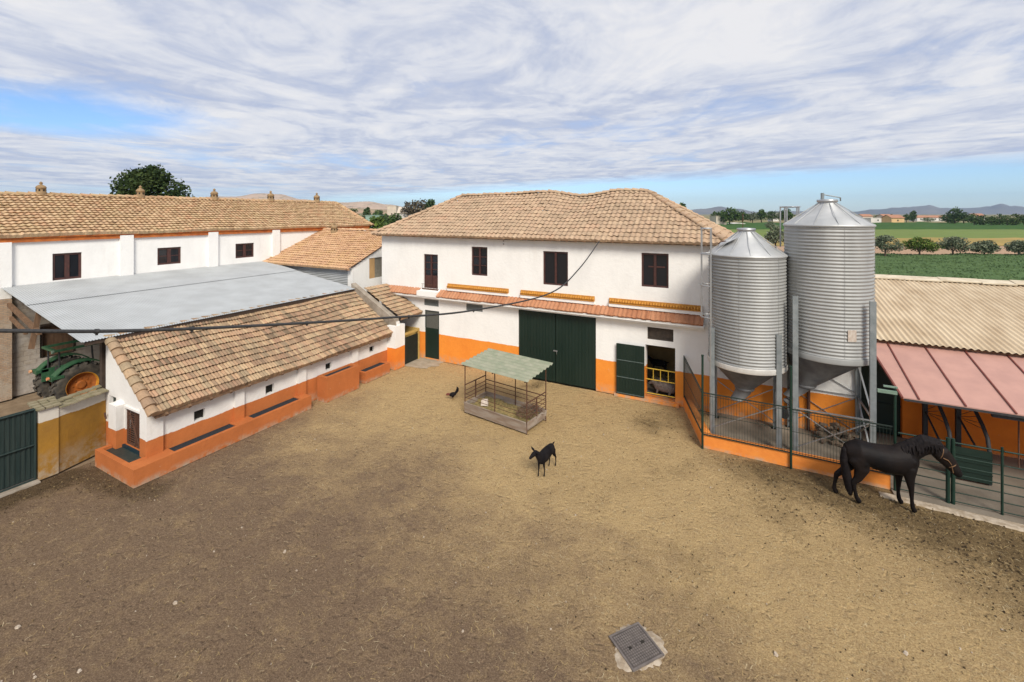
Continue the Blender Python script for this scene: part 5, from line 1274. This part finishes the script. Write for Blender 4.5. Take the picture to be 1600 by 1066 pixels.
tc=N(t,'ShaderNodeTexCoord').outputs['Generated']
def dot(v):
    n=N(t,'ShaderNodeVectorMath',operation='DOT_PRODUCT');L(t,tc,n.inputs[0]);n.inputs[1].default_value=v;return n.outputs['Value']
dX=dot((CA,SA,0));dY=dot((-SA,CA,0));dZ=dot((0,0,1))
zz=math_(t,'MAXIMUM',dZ,.015)
zi=math_(t,'ADD',zz,.02)
X=math_(t,'DIVIDE',dX,zi);Y=math_(t,'DIVIDE',dY,zi)
# cloud deck plane coordinates, turned so that axis 1 follows the wind streaks
th=R(16)
s1_=math_(t,'ADD',math_(t,'MULTIPLY',X,math.cos(th)),math_(t,'MULTIPLY',Y,math.sin(th)))
s2_=math_(t,'ADD',math_(t,'MULTIPLY',X,-math.sin(th)),math_(t,'MULTIPLY',Y,math.cos(th)))
def cvec(a,b,ka,kb,off=0):
    c=N(t,'ShaderNodeCombineXYZ');L(t,math_(t,'MULTIPLY',a,ka),c.inputs[0]);L(t,math_(t,'MULTIPLY',b,kb),c.inputs[1]);c.inputs[2].default_value=off;return c.outputs[0]
n1=noise(t,1.0,6,cvec(s1_,s2_,.50,.30,3.3),.55,.3)
n2=noise(t,1.0,7,cvec(s1_,s2_,.85,.70,7.1),.62,1.0)
n3=noise(t,1.0,8,cvec(s1_,s2_,2.1,1.8,1.7),.64,.8)
cov=math_(t,'ADD',math_(t,'MULTIPLY_ADD',math_(t,'SUBTRACT',n1,.5),1.6,.90),math_(t,'ADD',math_(t,'MULTIPLY',math_(t,'SUBTRACT',n2,.5),.9),math_(t,'MULTIPLY',math_(t,'SUBTRACT',n3,.5),.45)))
# the deck ends towards the right horizon; a hole at the left
edge=math_(t,'ADD',math_(t,'MULTIPLY',X,.60),math_(t,'MULTIPLY',Y,.78))
edge=math_(t,'ADD',edge,math_(t,'MULTIPLY',math_(t,'SUBTRACT',n2,.5),3.0))
cl=math_(t,'MULTIPLY_ADD',edge,-.42,EDGE_C,clamp=True)
hx=math_(t,'MULTIPLY',math_(t,'ADD',math_(t,'ADD',X,math_(t,'MULTIPLY',Y,-.1)),4.75),.80);hy=math_(t,'MULTIPLY',math_(t,'ADD',Y,-3.75),1.15)
hr=math_(t,'SQRT',math_(t,'ADD',math_(t,'MULTIPLY',hx,hx),math_(t,'MULTIPLY',hy,hy)))
hole=math_(t,'MULTIPLY_ADD',hr,.85,-.45,clamp=True)
cov=math_(t,'SUBTRACT',cov,math_(t,'MULTIPLY',math_(t,'SUBTRACT',1,hole),.95))
cov=math_(t,'MULTIPLY',cov,1.25,clamp=True)
fac=math_(t,'MULTIPLY',cov,cl)
low=math_(t,'MULTIPLY',math_(t,'SUBTRACT',dZ,.005),22,clamp=True);fac=math_(t,'MULTIPLY',fac,low)
fac=math_(t,'MULTIPLY',fac,.97)
ccol=ramp(t,math_(t,'ADD',math_(t,'MULTIPLY',n2,.6),math_(t,'MULTIPLY',n3,.4)),[(.40,(.55,.61,.78)),(.465,(.66,.70,.82)),(.52,(.80,.82,.89)),(.61,(.95,.94,.95))])
bg2=N(t,'ShaderNodeBackground',i_Strength=CL_S);L(t,ccol,bg2.inputs[0])
ms=N(t,'ShaderNodeMixShader');L(t,fac,ms.inputs[0]);L(t,bg1.outputs[0],ms.inputs[1]);L(t,bg2.outputs[0],ms.inputs[2]);L(t,ms.outputs[0],out.inputs[0])
ld=bpy.data.lights.new('sun','SUN');ld.energy=SUN_E;ld.angle=R(SUN_A);ld.color=(1,.93,.82)
lo=bpy.data.objects.new('sun',ld);COL.objects.link(lo);lo.rotation_euler=(-SUNV).to_track_quat('-Z','Y').to_euler();lo.location=(0,0,30)
cd=bpy.data.cameras.new('camera');co=bpy.data.objects.new('camera',cd);COL.objects.link(co);sc.camera=co
co.location=(0,0,HC);co.rotation_euler=(R(90),0,A0);cd.sensor_width=36;cd.lens=691/1600*36;cd.shift_y=-(533-334)/1600;cd.clip_end=20000;cd.clip_start=.1
sc.view_settings.view_transform='Standard';sc.view_settings.look='None';sc.view_settings.exposure=EXPO;sc.view_settings.gamma=1
sc.cycles.volume_bounces=0;sc.cycles.max_bounces=6
